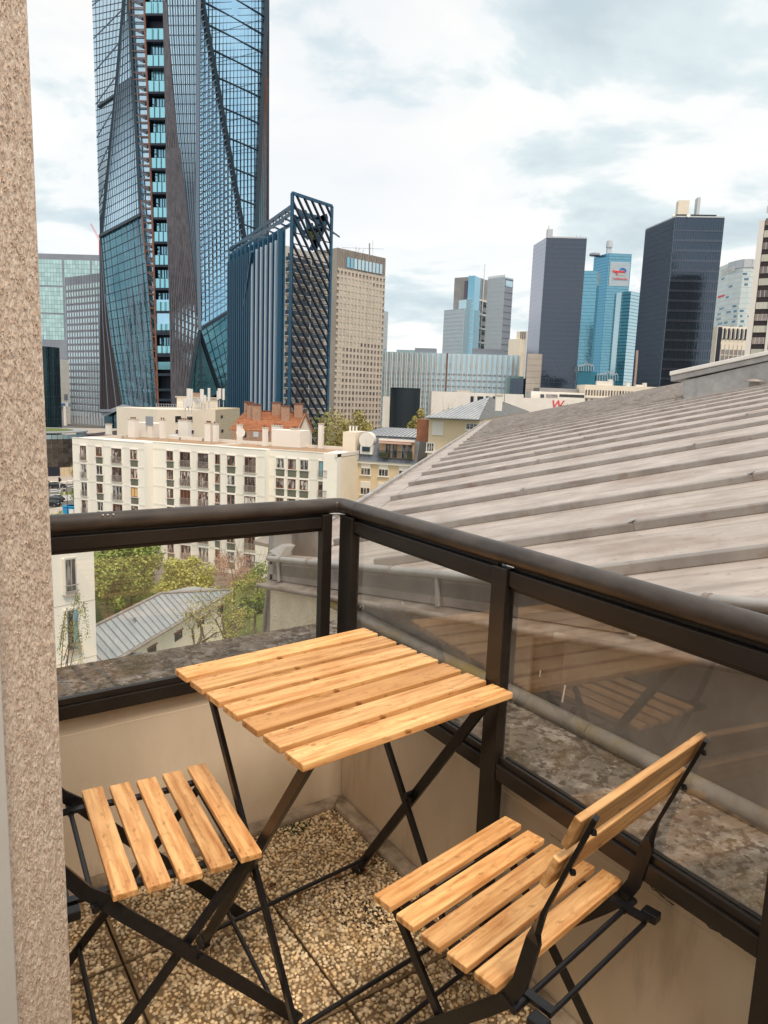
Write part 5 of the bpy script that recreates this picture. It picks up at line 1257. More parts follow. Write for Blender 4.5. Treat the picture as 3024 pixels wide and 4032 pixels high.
# ---- street with cars at the left
road = struct(MB().slab([(-75, 232, ZG+.03), (-45, 140, ZG+.03), (-28, 140, ZG+.03), (-12, 232, ZG+.03)], (0, 0, -.02)).build('road', ASPH))
pav = struct(MB().slab([onz(180, 1868, ZG+.08), onz(330, 1868, ZG+.08), onz(335, 1898, ZG+.08), onz(180, 1892, ZG+.08)], (0, 0, -.06)).build('pavement', PAVE))
pav2 = struct(MB().slab([onz(180, 1893, ZG+.10), onz(335, 1899, ZG+.10), onz(335, 1904, ZG+.10), onz(180, 1897, ZG+.10)], (0, 0, -.08)).build('kerb', CREAM))
isl = struct(MB().slab([onz(235, 1940, ZG+.12), onz(335, 1925, ZG+.12), onz(335, 1942, ZG+.12), onz(235, 1950, ZG+.12)], (0, 0, -.1)).build('traffic_island', GRASS))
vg = struct(MB().slab([onz(180, 2005, ZG+.12), onz(340, 1980, ZG+.12), onz(340, 2080, ZG+.12), onz(180, 2080, ZG+.12)], (0, 0, -.1)).build('verge', PAVE))
MARK = mat('white_road_paint', (.70, .70, .68), rough=.8)
for i in range(7):
    struct(MB().slab([onz(196+i*6, 1948+i*4.0, ZG+.05), onz(292, 1946+i*3.6-3, ZG+.05), onz(292, 1948+i*3.6-2.6, ZG+.05), onz(196+i*6, 1950.5+i*4.0, ZG+.05)], (0, 0, -.012)).build('zebra_stripe', MARK))
for (a, b_) in (((198, 1928), (262, 1922)), ((262, 1914), (300, 1909)), ((198, 1935), (240, 1931)), ((280, 1920), (298, 1916))):
    struct(MB().slab([onz(*a, ZG+.05), onz(*b_, ZG+.05), onz(b_[0], b_[1]+2.2, ZG+.05), onz(a[0], a[1]+2.2, ZG+.05)], (0, 0, -.012)).build('lane_marking', MARK))
CARP = mat('black_car_paint', (.012, .013, .018), rough=.15, spec=.9); TYRE = mat('tyre_rubber', (.012, .012, .012), rough=.9); RIM = mat('alloy_rim', (.4, .4, .42), rough=.3, metal=.7); HEADL = mat('headlight_glass', (.7, .72, .74), rough=.1)
def car(name, label, x, y, rz, m, L=4.2, cat='car'):
    p = onz(x, y, ZG+.03); t = thing(name, label, cat, p, rz, 'cars on the street at left')
    prof_ = [(-L/2, .32), (-L/2, .75), (-L/2+.15, .92), (-L*.30, 1.0), (-L*.20, 1.0), (L*.30, 1.0), (L/2-.5, .90), (L/2-.05, .70), (L/2, .32)]
    mb = MB(); n = len(prof_); V = [(a, -.86, b_) for a, b_ in prof_]+[(a, .86, b_) for a, b_ in prof_]
    mb.add(V, [tuple(range(n)), tuple(reversed(range(n, 2*n)))]+[(i, (i+1) % n, n+(i+1) % n, n+i) for i in range(n)]); mb.build('body', m, t, bevel=.06)
    mb = MB(); q_ = [(-L*.42, .98, .78), (-L*.30, 1.42, .66), (L*.08, 1.46, .66), (L*.27, .98, .78)]
    V = [(a, -w_, b_) for a, b_, w_ in q_]+[(a, w_, b_) for a, b_, w_ in q_]; mb.add(V, [(0, 1, 2, 3), (7, 6, 5, 4), (0, 4, 5, 1), (1, 5, 6, 2), (2, 6, 7, 3), (3, 7, 4, 0)]); mb.build('window_glass', BLACKG, t, bevel=.04)
    MB().box(-L*.29, L*.07, -.64, .64, 1.44, 1.49).build('roof', m, t, bevel=.02)
    for sx in (-L*.31, L*.31):
        for sy in (-.80, .80):
            w_ = MB().tube([(sx, sy-.1, .32), (sx, sy+.1, .32)], .32, 16).build('wheel', TYRE, t); MB().tube([(sx, sy-.105, .32), (sx, sy+.105, .32)], .2, 12).build('rim', RIM, w_)
    for sy in (-.6, .6): MB().box(L/2-.12, L/2+.01, sy-.16, sy+.16, .62, .76).build('headlight', HEADL, t, bevel=.02); MB().box(-L/2-.01, -L/2+.08, sy-.12, sy+.12, .72, .85).build('tail_light', REDL, t)
    return t
car('parked_car', 'black estate car queuing behind the traffic light', 226, 1921, R(12), CARP, 4.6)
car('parked_car', 'black car facing the zebra crossing, nearer and half hidden by the verge', 203, 1992, R(-10), CARP)
car('parked_car', 'dark grey green small car just past the zebra crossing', 218, 1975, R(175), mat('dark_green_paint', (.03, .04, .035), rough=.2, spec=.9), 3.9)
car('parked_car', 'black car at the wall edge behind the estate car', 182, 1915, R(15), CARP)
tl = thing('traffic_light', 'traffic light with white lower post and black signal head', 'traffic light', onz(236, 1942, ZG+.1)); MB().tube([(0, 0, 0), (0, 0, 2.6)], .09, 8).build('post', WHITE, tl); MB().tube([(0, 0, 2.6), (0, 0, 2.9)], .05, 8).build('post', BLACK, tl); MB().box(-.2, .2, -.2, .12, 2.85, 3.9).build('signal_head', BLACK, tl, bevel=.03); MB().box(.2, .42, -.1, .1, 3.0, 3.5).build('side_signal', BLACK, tl)
ll = thing('street_lamp', 'tall dark street lamp with curved arm beside the crossing', 'street lamp', onz(267, 2040, ZG+.1))
zl = (onplane(267, 1918, ll.location, Vector((0, 1, 0))).z-ZG); MB().tube([(0, 0, 0), (0, 0, zl-1), (-.15, 0, zl-.3), (-.7, 0, zl), (-1.5, 0, zl-.1)], [.09, .06, .05, .05, .04], 8).build('pole', DKSTEEL, ll); MB().tube([(-1.5, 0, zl-.1), (-1.9, 0, zl-.55), (-1.5, 0, zl-.7), (-1.4, 0, zl-.3)], .07, 8).build('lamp_head', DKSTEEL, ll)
PERS = thing('person', 'pedestrian in dark top and pale trousers waiting on the traffic island', 'person', onz(253, 1950, ZG+.12))
mb = MB(); mb.tube([(-.10, 0, 0), (-.09, 0, .45), (-.07, 0, .88)], [.06, .07, .10], 8, 1); mb.tube([(.10, .05, 0), (.09, 0, .45), (.07, 0, .88)], [.06, .07, .10], 8, 1)
mb.tube([(0, 0, .82), (0, 0, 1.05), (0, 0, 1.35), (0, 0, 1.47), (0, 0, 1.56)], [.15, .15, .19, .12, .05], 10, 0); mb.tube([(-.2, 0, 1.4), (-.26, 0, 1.15), (-.22, -.1, .9)], [.06, .05, .04], 8, 0); mb.tube([(.2, 0, 1.4), (.26, 0, 1.15), (.22, -.1, .9)], [.06, .05, .04], 8, 0)
mb.tube([(0, 0, 1.5), (0, 0, 1.58), (0, -.01, 1.66), (0, 0, 1.76), (0, 0, 1.8)], [.05, .08, .10, .08, .02], 10, 2); mb.build('body', [CARP, CREAM, mat('skin', (.45, .26, .18))], PERS)
for i, (x, y) in enumerate(((254, 1908), (277, 1905), (298, 1903))):
    t = thing('concrete_block', 'white concrete kerb block on the pavement edge, '+('nearest the parked cars', 'middle one of three', 'nearest the apartment building')[i], 'kerb block', onz(x, y, ZG+.05), group='white kerb blocks'); MB().box(-.7, .7, -.4, .4, 0, .9).build('block', OFFW, t, bevel=.05)
BLUET = mat('blue_tarpaulin', (.01, .27, .55), rough=.5)
for i, (x, w_) in enumerate(((277, 2.2), (302, 3.4))):
    p = onz(x, 2032, ZG+.1); t = thing('market_tent', ('small blue and white box tent, left one below the tree', 'wider bright blue tent right of it, against the apartment building')[i], 'tent', p)
    MB().box(-w_/2, w_/2, -1, 1, 0, 1.9).build('side_cloth', BLUET, t, bevel=.05); MB().box(-w_/2-.1, w_/2+.1, -1.1, 1.1, 1.9, 2.2).build('roof_cloth', BLUET, t, bevel=.1); MB().box(w_/2-.9, w_/2+.02, -1.03, .5, .1, 1.6).build('white_panel', WHITE, t)
# ================================================================== THE WHITE APARTMENT BUILDING
ha = at(1318, 1790, 98).z
pa = onz(316, 1722, ha); pb_ = at(1318, 1790, 98); pc_ = onz(1374, 1777, ha)
apt = thing('apartment_building', 'long cream white apartment building with brown windows and a flat gravel roof', 'apartment building', (pb_.x, pb_.y, ZG-1))
f = Face(apt, pa, pb_); dpt = 13.5
segs = [(316, 448, 1.7), (448, 604, 2.1), (604, 874, 0.0), (874, 1050, .45), (1050, 1318, -.9)]
def au(x, y=1780): return f.u(x, y)[0]
sb_ = [0]+[au(s_[1]) for s_ in segs[:-1]]+[f.L]
bdir = -f.n
MB().prism([(q[0], q[1]) for q in (f.P0-f.n*1, f.P0+f.x*f.L-f.n*1, f.P0+f.x*f.L-f.n*dpt, f.P0-f.n*dpt)], 0, ha-.55-apt.location.z).build('wall', CREAM, apt)
roof_ = MB().prism([(q[0], q[1]) for q in (f.P0-f.n*1.05, f.P0+f.x*(f.L-.1)-f.n*1.05, f.P0+f.x*(f.L-.1)-f.n*(dpt-.3), f.P0-f.n*(dpt-.3))], ha-.549-apt.location.z, ha-.40-apt.location.z).build('roof', GRAV, apt)
APTW = mat('cream_white_facade', (.86, .81, .73), (.93, .89, .82), rough=.9, scale=.35, bump=.1, bscale=10)
add_layer(APTW, 'noise', (.55, .50, .42), .5, .55, .8, stretch=(1, 1, .3), factor=.5)
for (a, b_, (x0, x1, off)) in zip(sb_[:-1], sb_[1:], segs):
    f.box('wall_section', APTW, a, b_, ZG-1, ha, off, 2.2)
    for k_ in range(9): f.box('floor_line', OFFW, a+.03, b_-.03, ha-1.05-k_*2.8, ha-.80-k_*2.8, off+.03, .1-off)
    f.box('coping', OFFW, a-.03, b_+.03, ha, ha+.08, off+.05, .35-off)
f.box('rear_parapet', OFFW, 0, f.L, ha-.5, ha+.1, -dpt+.3, dpt)
def seg_off(u):
    for (a, b_, s_) in zip(sb_[:-1], sb_[1:], segs):
        if a <= u <= b_: return s_[2]
    return 0
for (a, wd) in ((0, .25), (f.L-.25, .25)): piece('side_parapet', OFFW, apt, f.pt(a+wd/2, ha-.2, -dpt/2-.3), (wd, dpt-.8, .5), f.rz)
u_mid = au(1105, 1720) if False else f.L*.52
piece('roof_kerb', OFFW, apt, f.pt(f.L*.50, ha-.3, -dpt/2), (.35, dpt-1.4, .35), f.rz+R(0))
# shared window meshes
def wframe(w, h, n):
    m = MB(); t = .10
    m.box(-w/2, w/2, -.05, .03, 0, t); m.box(-w/2, w/2, -.05, .03, h-t, h); m.box(-w/2, -w/2+t, -.05, .03, t, h-t); m.box(w/2-t, w/2, -.05, .03, t, h-t)
    for i in range(1, n): x = -w/2+w*i/n; m.box(x-.05, x+.05, -.055, .03, t, h-t)
    return m
def wsurround(w, h):  # raised surround added to cast the shade of a set-back window
    m = MB(); m.box(-w/2-.10, -w/2, -.12, .03, -.02, h+.02); m.box(w/2, w/2+.10, -.12, .03, -.02, h+.02); m.box(-w/2-.10, w/2+.10, -.14, .03, h+.02, h+.16); return m
def railm(w):
    m = MB(); m.box(-w/2-.08, w/2+.08, -.30, -.25, .95, 1.0); m.box(-w/2-.03, w/2+.03, -.29, -.26, .04, .08)
    n = int(w/.13)
    for i in range(n+1): x = -w/2+w*i/n; m.box(x-.014, x+.014, -.285, -.262, .06, .97)
    return m
BRNW = mat('white_window_frame', (.60, .58, .55), rough=.5)
FR = {}
def getm(key, fn, m):
    k_ = (key, m.name)
    if k_ not in FR: FR[k_] = fn().mesh(key[0], m)
    return FR[k_]
CURT = mat('curtained_pane', (.05, .04, .04), (.50, .48, .46), rough=.25, scale=3.2, rand=.5, spec=.8, stretch=(1.0, 1, .25), lo=.50, hi=.58)
PCH = mat('peach_blind', (.75, .50, .22), rough=.7); BRB = mat('brown_roller_shutter', (.10, .04, .03), rough=.7)
BLC = mat('pale_blue_curtain', (.16, .36, .44), rough=.4)
def window(x, row, wpx, kind):
    y0 = 1765+(x-361)/900*65
    u = f.u(x, y0)[0]; off = seg_off(u); w_ = wpx*.0365*(1.10 if x < 640 else 1.0)
    rz = math.atan2(f.x.y, f.x.x)
    if f.n.dot(Vector((f.x.y, -f.x.x, 0))) < 0: rz += math.pi
    ztop = ha-1.12-row*2.8+.0; hgt = 1.42 if kind == 'W' else 2.2
    zb_ = ztop-hgt
    p = f.pt(u, zb_, off+.03)
    fm = BRN if random.random() < .85 else BRNW
    o_ = link('window', getm(('window', w_, hgt), lambda: wframe(w_, hgt, 2 if kind == 'W' or w_ < 1.5 else 3), fm), apt, p, rz)
    r_ = random.random(); pm = CURT if r_ < .75 else (GLS if r_ < .97 else BLC)
    if kind == 'W' and (x, row) == (565, 2): pm = PCH
    if kind == 'D' and (x, row) == (730, 2): pm = BRB
    if x == 1262 and row == 0: pm = BLC
    link('pane', getm(('pane', w_, hgt), lambda: MB().box(-w_/2+.06, w_/2-.06, -.03, .02, .06, hgt-.06), pm), o_, (0, 0, 0))
    link('reveal', getm(('reveal', w_, hgt), lambda: wsurround(w_, hgt), APTW), o_, (0, 0, 0))
    if kind == 'W':
        link('sill', getm(('sill', w_), lambda: MB().box(-w_/2-.12, w_/2+.12, -.16, .02, -.09, -.025), OFFW), o_, (0, 0, 0))
        link('olive_panel', getm(('panel', w_), lambda: MB().box(-w_/2, w_/2, -.05, .02, -1.08, -.16), GREENP), apt, p+Vector((0, 0, 0)), rz)
    else:
        link('balcony_rail', getm(('rail', w_), lambda: railm(w_), RAILG), o_, (0, 0, 0))
        link('step', getm(('step', w_), lambda: MB().box(-w_/2-.05, w_/2+.05, -.20, .02, -.09, -.025), OFFW), o_, (0, 0, 0))
for (x, wpx, kd) in ((361, 30, 'D'), (422, 30, 'W'), (498, 46, 'D'), (565, 32, 'W'), (670, 33, 'W'), (730, 50, 'D'), (801, 50, 'D'), (859, 26, 'W'), (918, 36, 'W'), (993, 51, 'D'), (1092, 36, 'W'), (1139, 36, 'W'), (1187, 36, 'W'), (1262, 37, 'D')):
    for row in range(6): window(x, row, wpx, kd)
for x in (448.5, 862): 
    u = au(x); o_ = seg_off(u-.3); MB().tube([f.pt(u+.15, ZG, o_+.1), f.pt(u+.15, ha-1, o_+.1)], .06, 6).build('downpipe', RAILG, apt)
# chimneys and stair heads
def chim(px, py, wpx, hpx, dm=1.0, nm='chimney', pots=2, m=OFFW):
    q = onz(px, py, ha-.4)-apt.location; sc = (onz(px, py, ha-.4).y)/2850; w_ = wpx*sc; h_ = hpx*sc
    o_ = MB().box(-w_/2, w_/2, -dm/2, dm/2, 0, h_).build(nm, m, roof_, q, f.rz, bevel=.03)
    MB().box(-w_/2-.12, w_/2+.12, -dm/2-.1, dm/2+.1, 0, .18).build('foot', CONC, roof_, q, f.rz)
    if pots:
        MB().box(-w_/2-.06, w_/2+.06, -dm/2-.06, dm/2+.06, h_+.001, h_+.12).build('cap', CONC, roof_, q, f.rz)
        for i in range(pots): MB().tube([(-w_*.3+w_*.6*i/max(1, pots-1), 0, h_+.12), (-w_*.3+w_*.6*i/max(1, pots-1), 0, h_+.42)], .13, 8).build('chimney_pot', RUST, roof_, q, f.rz)
    return q, h_
S4 = .4219
for (x, y, w_, h_, ox, d, p_) in ((305, 150, 42, 98, 300, .8, 1), (535, 178, 76, 172, 300, 1.1, 3), (808, 188, 42, 176, 300, .8, 2), (1015, 176, 108, 160, 300, 1.1, 4), (1238, 214, 60, 172, 300, .9, 3), (1303, 218, 42, 168, 300, .8, 1), (1525, 226, 40, 172, 300, .8, 1), (460, 258, 38, 172, 850, .8, 1), (570, 225, 90, 160, 850, 1.0, 3), (738, 270, 74, 176, 850, .9, 3), (978, 282, 38, 232, 850, .8, 1)):
    chim(ox+x*S4, 1650+y*S4, w_*S4, h_*S4, d, 'chimney', p_)
chim(300+672*S4, 1650+172*S4, 205*S4, 140*S4, 3.2, 'stair_head', 0); chim(850+700*S4, 1650+262*S4, 290*S4, 160*S4, 3.4, 'stair_head', 0)
q, h_ = chim(300+752*S4, 1650+178*S4, 50*S4, 135*S4, 3.6, 'stair_head', 0)
MB().box(-.75, .75, -1.9, -1.82, 2.2, 3.7).build('louvre', MGREY, roof_, q, f.rz)
for (x, y) in ((300+1540*S4, 1650+170*S4),): 
    c = onz(x, y+28, ha-.4)-apt.location; c.z += 1.9; c.y -= .6; MB().tube([c, c+Vector((.05, -.08, 0))], .75, 16).build('satellite_dish', WHITE, roof_)
for (x, y) in ((435, 190), (968, 200), (1183, 210), (1285+300, 230)): 
    c = onz(300+x*S4, 1650+y*S4, ha-.4)-apt.location; MB().tube([c, c+Vector((0, 0, .55))], .16, 8).build('roof_vent', CONCG, roof_)
c = onz(300+920*S4, 1650+170*S4, ha-.4)-apt.location; MB().tube([c, c+Vector((0, 0, .25)), c+Vector((0, 0, .5))], [1.3, 1.2, .5], 14).build('skylight', LGREY, roof_)
# right end wall
e1 = Face(apt, pb_-f.n*.9, pc_); MB().prism([(q[0], q[1]) for q in (e1.P0, e1.P0+e1.x*e1.L, e1.P0+e1.x*e1.L-e1.n*2, e1.P0-e1.n*2)], 0, ha-apt.location.z).build('end_wall', APTW, apt)

# ---- cream block with aerials behind
o, fa, fb, h, w, P = bld('aerial_block', 'cream block crowned with white aerials and a roof railing, behind the apartment building', 'building', None, (618, 1612), (848, 1614), 150, ZG, CREAM, depth=14)
e0 = Face(o, P[2], onz(944, 1606, h)); MB().prism([(q[0], q[1]) for q in (e0.P0, e0.P0+e0.x*e0.L, e0.P0+e0.x*e0.L-e0.n*6, e0.P0-e0.n*6)], 0, h-ZG).build('stone_side', STONE, o)
for (x0, y0, x1, y1) in ((689, 1638, 712, 1662), (736, 1640, 757, 1662), (691, 1692, 708, 1706), (752, 1694, 762, 1708)):
    a, z1 = fb.u(x0, y0); b_, z0 = fb.u(x1, y1); wf = fb.box('window_frame', WHITE, a-.15, b_+.15, z0-.15, z1+.1, .06, 0); fb.box('window', GLS, a, b_, z0, z1, .1, 0)
for (x, y) in ((873, 1636), (875, 1692)): a, z1 = e0.u(x-4, y); b_, z0 = e0.u(x+4, y+10); e0.box('vent_opening', NIGHTB, a, b_, z0, z1, .05, 0)
MB().box(0, 7.5, 0, 5, 0, 2.4).build('roof_room', CREAM, o, fb.pt(fb.L*.78, h, -4), fb.rz); MB().box(-.3, 8, -.3, 5.2, 2.401, 2.7).build('roof_room_slab', CONC, o, fb.pt(fb.L*.78, h, -4), fb.rz)
MB().box(2, 3.2, 1, 2, 2.7, 3.6).build('brick_stack', BRICK, o, fb.pt(fb.L*.78, h, -4), fb.rz)
rr = random.Random(9)
for i in range(26):
    u = fb.L*i/25; MB().box(u-.03, u+.03, -.03, .03, 0, 1.1).build('rail_post', LGREY, o, fb.pt(0, h, -.2), fb.rz)
for z in (.55, 1.1): MB().box(0, fb.L, -.03, .03, z-.03, z+.03).build('rail', LGREY, o, fb.pt(0, h, -.2), fb.rz)
for (x, yb, yt, r) in ((743, 1600, 1530, .42), (754, 1600, 1532, .3), (795, 1585, 1532, .4), (807, 1590, 1556, .3), (823, 1580, 1528, .28), (864, 1570, 1529, .38), (880, 1575, 1530, .25), (858, 1575, 1540, .25), (729, 1606, 1570, .5)):
    a = at(x, yb, 152)-o.location; b_ = at(x, yt, 152)-o.location; MB().tube([a, b_], r, 10).build('aerial', WHITE, o); MB().tube([a-Vector((0, 0, 1.6)), a+Vector((0, 0, .3))], .08, 6).build('aerial_pole', LGREY, o)
c = at(775, 1580, 151)-o.location; MB().tube([c, c+Vector((.2, .35, .1))], [.75, .5], 16).build('satellite_dish', WHITE, o)
MB().tube([at(481, 1590, 152)-o.location]*1+[at(640, 1625, 152)-o.location], .04, 4) 

# ---- orange tiled house
hz_e = onz(1165, 1705, at(1165, 1705, 138).z); ze = at(1165, 1705, 138).z
oh = thing('orange_roof_house', 'old brick house with an orange clay tile roof and brick chimneys', 'house', (hz_e.x, hz_e.y, ZG))
e_l = onz(905, 1694, ze); e_r = hz_e; g_r = onz(1228, 1697, ze)
mid = (e_r+g_r)/2; zr_ = ze+ (onplane(1200, 1632, mid, Vector((0, 1, 0))).z-ze)
ap = Vector((mid.x, mid.y, zr_)); ap_l = ap+(e_l-e_r)*.93; g_l = g_r+(e_l-e_r)
L_ = oh.location
def orl(p): return Vector(p)-L_
MB().slab([orl(e_l), orl(e_r), orl(ap), orl(ap_l)], (0, 0, .25)).build('roof', TILE, oh); MB().slab([orl(g_l), orl(g_r), orl(ap), orl(ap_l)], (0, 0, .25)).build('roof', TILE, oh); MB().slab([orl(e_l), orl(ap_l), orl(g_l)], (0, 0, .25)).build('hip', TILE, oh)
dd = (ap-e_r)
for i in range(1, 14):
    a = orl(e_l.lerp(ap_l, i/14)); b_ = orl(e_r.lerp(ap, i/14)); MB().bar(a+Vector((0, 0, .27)), b_+Vector((0, 0, .27)), .22, .10).build('tile_course', TILE, oh)
MB().bar(orl(ap_l)+Vector((0, 0, .35)), orl(ap)+Vector((0, 0, .35)), .35, .3).build('ridge_tile', RUST, oh)
MB().prism([(orl(p).x, orl(p).y) for p in (e_l.lerp(e_r, .03), e_r.lerp(e_l, .02), g_r.lerp(g_l, .02), g_l.lerp(g_r, .03))], 0, ze-ZG-.02).build('wall', BRICK, oh)
fo = Face(oh, e_l, e_r); go = Face(oh, e_r, g_r)
MB().slab([orl(e_r)+go.n*.05, orl(g_r)+go.n*.05, orl(ap)+go.n*.05], -go.n*.3).build('gable', CREAM, oh); go.box('gable_wall', CREAM, 0, go.L, ZG, ze, .05, 0)
MB().bar(orl(e_r)+go.n*.3-Vector((0, 0, .2)), orl(ap)+go.n*.3+Vector((0, 0, .2)), .2, .3).build('bargeboard', BRN, oh); MB().bar(orl(g_r)+go.n*.3-Vector((0, 0, .2)), orl(ap)+go.n*.3+Vector((0, 0, .2)), .2, .3).build('bargeboard', BRN, oh)
for x in (1008, 960, 1050): a, z1 = fo.u(x-10, 1700); b_, z0 = fo.u(x+10, 1722); fo.box('window', LGREY if x == 1008 else GLS, a, b_, z0, z1, .08, 0)
for (t, s_, hh) in ((.10, .85, 2.4), (.18, .7, 2.6), (.30, .55, 3.0), (.55, .9, 2.3), (.75, .6, 2.8), (.93, .8, 2.6)):
    p = orl(e_l.lerp(e_r, t).lerp(ap_l.lerp(ap, t), s_)); MB().box(-.8, .8, -.4, .4, -.5, hh).build('chimney', BRICK, oh, p, fo.rz); MB().box(-.9, .9, -.5, .5, hh, hh+.25).build('chimney_cap', RUST, oh, p, fo.rz)

# ---- mansard house
o, fa, fb, h, w, P = bld('mansard_house', 'cream house with a dark zinc mansard roof and a white arched dormer', 'house', None, (1398, 1812), (1640, 1828), 106, ZG, CREAM2, depth=10)
f = fb
zt = at(1420, 1712, 107).z; zu = at(1440, 1682, 111).z
pts = [f.pt(.1, h, .1), f.pt(f.L, h, .1), f.pt(f.L, zt, -1.2), f.pt(.7, zt, -1.2)]
MB().slab(pts, -f.n*8).build('mansard_roof', SLATED, o)
MB().slab([f.pt(.6, zt+.01, -1.0), f.pt(f.L, zt+.01, -1.0), f.pt(f.L, zu, -6), f.pt(2.2, zu, -6)], (0, 0, .1)).build('upper_roof', SLATEZ, o)
for i in range(16):
    t = i/15; a = f.pt(lerp(.6, f.L, t), zt+.05, -1.0); b_ = f.pt(lerp(2.2, f.L, t), zu+.03, -6); MB().bar(a+Vector((0, 0, .1)), b_+Vector((0, 0, .1)), .06, .08).build('standing_seam', SLATED, o)
for i in range(12): t = i/11; MB().bar(f.pt(lerp(.1, f.L, t), h+.02, .14), f.pt(lerp(.7, f.L, t), zt, -1.16), .05, .06).build('mansard_seam', MGREY, o)
f.box('cornice', OFFW, -.2, f.L, h-.35, h, .35, 0); f.box('gutter', MGREY, -.2, f.L, h+.001, h+.12, .45, -.2)
u, z0 = f.u(1443, 1783); _, z1 = f.u(1443, 1735)
f.box('dormer', WHITE, u-.95, u+.95, z0-.2, z1+.2, .12, 1.0); MB().tube([f.pt(u, z1+.1, .13), f.pt(u, z1+.1, -1.0)], 1.0, 16).build('dormer_arch', WHITE, o); MB().tube([f.pt(u, z1+.1, .2), f.pt(u, z1+.1, -1.0)], 1.15, 16).build('dormer_hood', OFFW, o)
f.box('dormer_window', GLS, u-.5, u+.5, z0+.2, z1+.3, .17, 0); f.box('window_post', WHITE, u-.05, u+.05, z0+.2, z1+.3, .2, 0); f.box('dormer_rail', FIN_D, u-.6, u+.6, z0+.25, z0+.3+.6, .3, -.27)
a, zl_ = f.u(1494, 1800); b_, zh_ = f.u(1632, 1736)
f.box('loggia_recess', mat('peach_shade_wall', (.50, .34, .22), rough=.9), a, b_, zl_, zh_-.2, .12, .3)  # recess shade put into the wall colour of this panel
f.box('loggia_lintel', OFFW, a-.1, b_+.1, zh_-.2, zh_+.1, .35, 0); f.box('awning', mat('pink_awning', (.62, .40, .33), rough=.8), a+.1, b_-.3, zh_-.55, zh_-.3, .9, -.15)
for q_ in (.25, .45, .72, .88): f.box('loggia_window', GLS, lerp(a, b_, q_)-.35, lerp(a, b_, q_)+.35, zl_+.1, zh_-.6, .16, 0); f.box('window_frame', LGREY, lerp(a, b_, q_)-.40, lerp(a, b_, q_)-.34, zl_+.1, zh_-.6, .2, 0)
for i in range(34): u_ = lerp(a, b_, i/33); f.box('rail_bar', FIN_D, u_-.02, u_+.02, zl_, zl_+1.0, .85, -.8)
f.box('rail_top', FIN_D, a, b_, zl_+1.0, zl_+1.06, .88, -.78)
PLG = mat('planter_leaves', (.05, .07, .02), (.13, .13, .05), rough=1, scale=3)
f.box('planter', PLG, a+.2, a+1.6, zl_+.1, zl_+.75, .8, -.4); f.box('planter', PLG, b_-.8, b_-.1, zl_+.1, zl_+.9, .8, -.4)
for x in (1441, 1511, 1590):
    for k_ in range(3):
        a_, z1 = f.u(x-16, 1815+x*0+(x-1441)*.07+3); b2_, z0 = f.u(x+16, 1815+54+(x-1441)*.07); z1 -= 2.9*k_; z0 -= 2.9*k_
        f.box('window_frame', WHITE, a_-.1, b2_+.1, z0-.12, z1+.06, .08, 0); f.box('roller_blind', OFFW, a_, b2_, (z0+z1)/2, z1, .14, 0); f.box('window', GLS, a_, b2_, z0, (z0+z1)/2, .12, 0); f.box('sill', OFFW, a_-.2, b2_+.2, z0-.2, z0-.1, .25, 0)
        for q_ in (.33, .66): f.box('window_post', WHITE, lerp(a_, b2_, q_)-.03, lerp(a_, b2_, q_)+.03, z0, (z0+z1)/2, .16, 0)
a, _ = f.u(1377, 1830); MB().box(0, 2.0, -.3, 5, 0, at(1385, 1703, 105).z-ZG).build('party_wall', CREAM, o, f.pt(-1.9, ZG, 0), f.rz)
for i in range(3): MB().tube([f.pt(-1.3+i*.5, at(1385, 1703, 105).z, -1), f.pt(-1.3+i*.5, at(1385, 1680, 105).z, -1)], .14, 8).build('chimney_pot', OFFW, o)
# ---- brick house with hip roof
ze = at(1885, 1653, 92).z; er = at(1885, 1653, 92); el = onz(1674, 1644, ze); ef = onz(2085, 1622, ze)
ap = at(1928, 1566, 97)
hh_ = thing('hip_roof_house', 'peach brick house with a pale zinc hip roof and tall white chimney', 'house', (er.x, er.y, ZG))
def hr(p): return Vector(p)-hh_.location
back_ = el+(ef-er)
MB().slab([hr(el), hr(er), hr(ap)], (0, 0, .12)).build('roof', SLATEZ, hh_); MB().slab([hr(er), hr(ef), hr(ap)], (0, 0, .12)).build('roof', SLATEZ, hh_); MB().slab([hr(el), hr(back_), hr(ap)], (0, 0, .12)).build('roof', SLATEZ, hh_); MB().slab([hr(ef), hr(back_), hr(ap)], (0, 0, .12)).build('roof', SLATEZ, hh_)
for i in range(1, 14):
    t = i/14; a = el.lerp(er, t); 
    # seam runs up the slope towards the hips
    m1_ = (el+er)/2; up_ = ap-m1_; 
    k_ = min(t, 1-t)*2; b_ = a+up_*k_; MB().bar(hr(a)+Vector((0, 0, .13)), hr(b_)+Vector((0, 0, .13)), .05, .09).build('standing_seam', MGREY, hh_)
for i in range(1, 9):
    t = i/9; a = er.lerp(ef, t); m1_ = (er+ef)/2; up_ = ap-m1_; k_ = min(t, 1-t)*2; b_ = a+up_*k_; MB().bar(hr(a)+Vector((0, 0, .13)), hr(b_)+Vector((0, 0, .13)), .05, .09).build('standing_seam', MGREY, hh_)
c_ = (el+ef)/2
MB().prism([(hr(p.lerp(c_, .04)).x, hr(p.lerp(c_, .04)).y) for p in (el, er, ef, back_)], 0, ze-ZG-.03).build('wall', CREAM2, hh_)
fh = Face(hh_, el.lerp(c_, .04), er.lerp(c_, .04)); fh.box('eave_gutter', MGREY, -.5, fh.L+.5, ze-.16, ze-.03, .5, -.3); fh.box('string_course', OFFW, 0, fh.L, ze-4.6, ze-4.3, .1, 0)
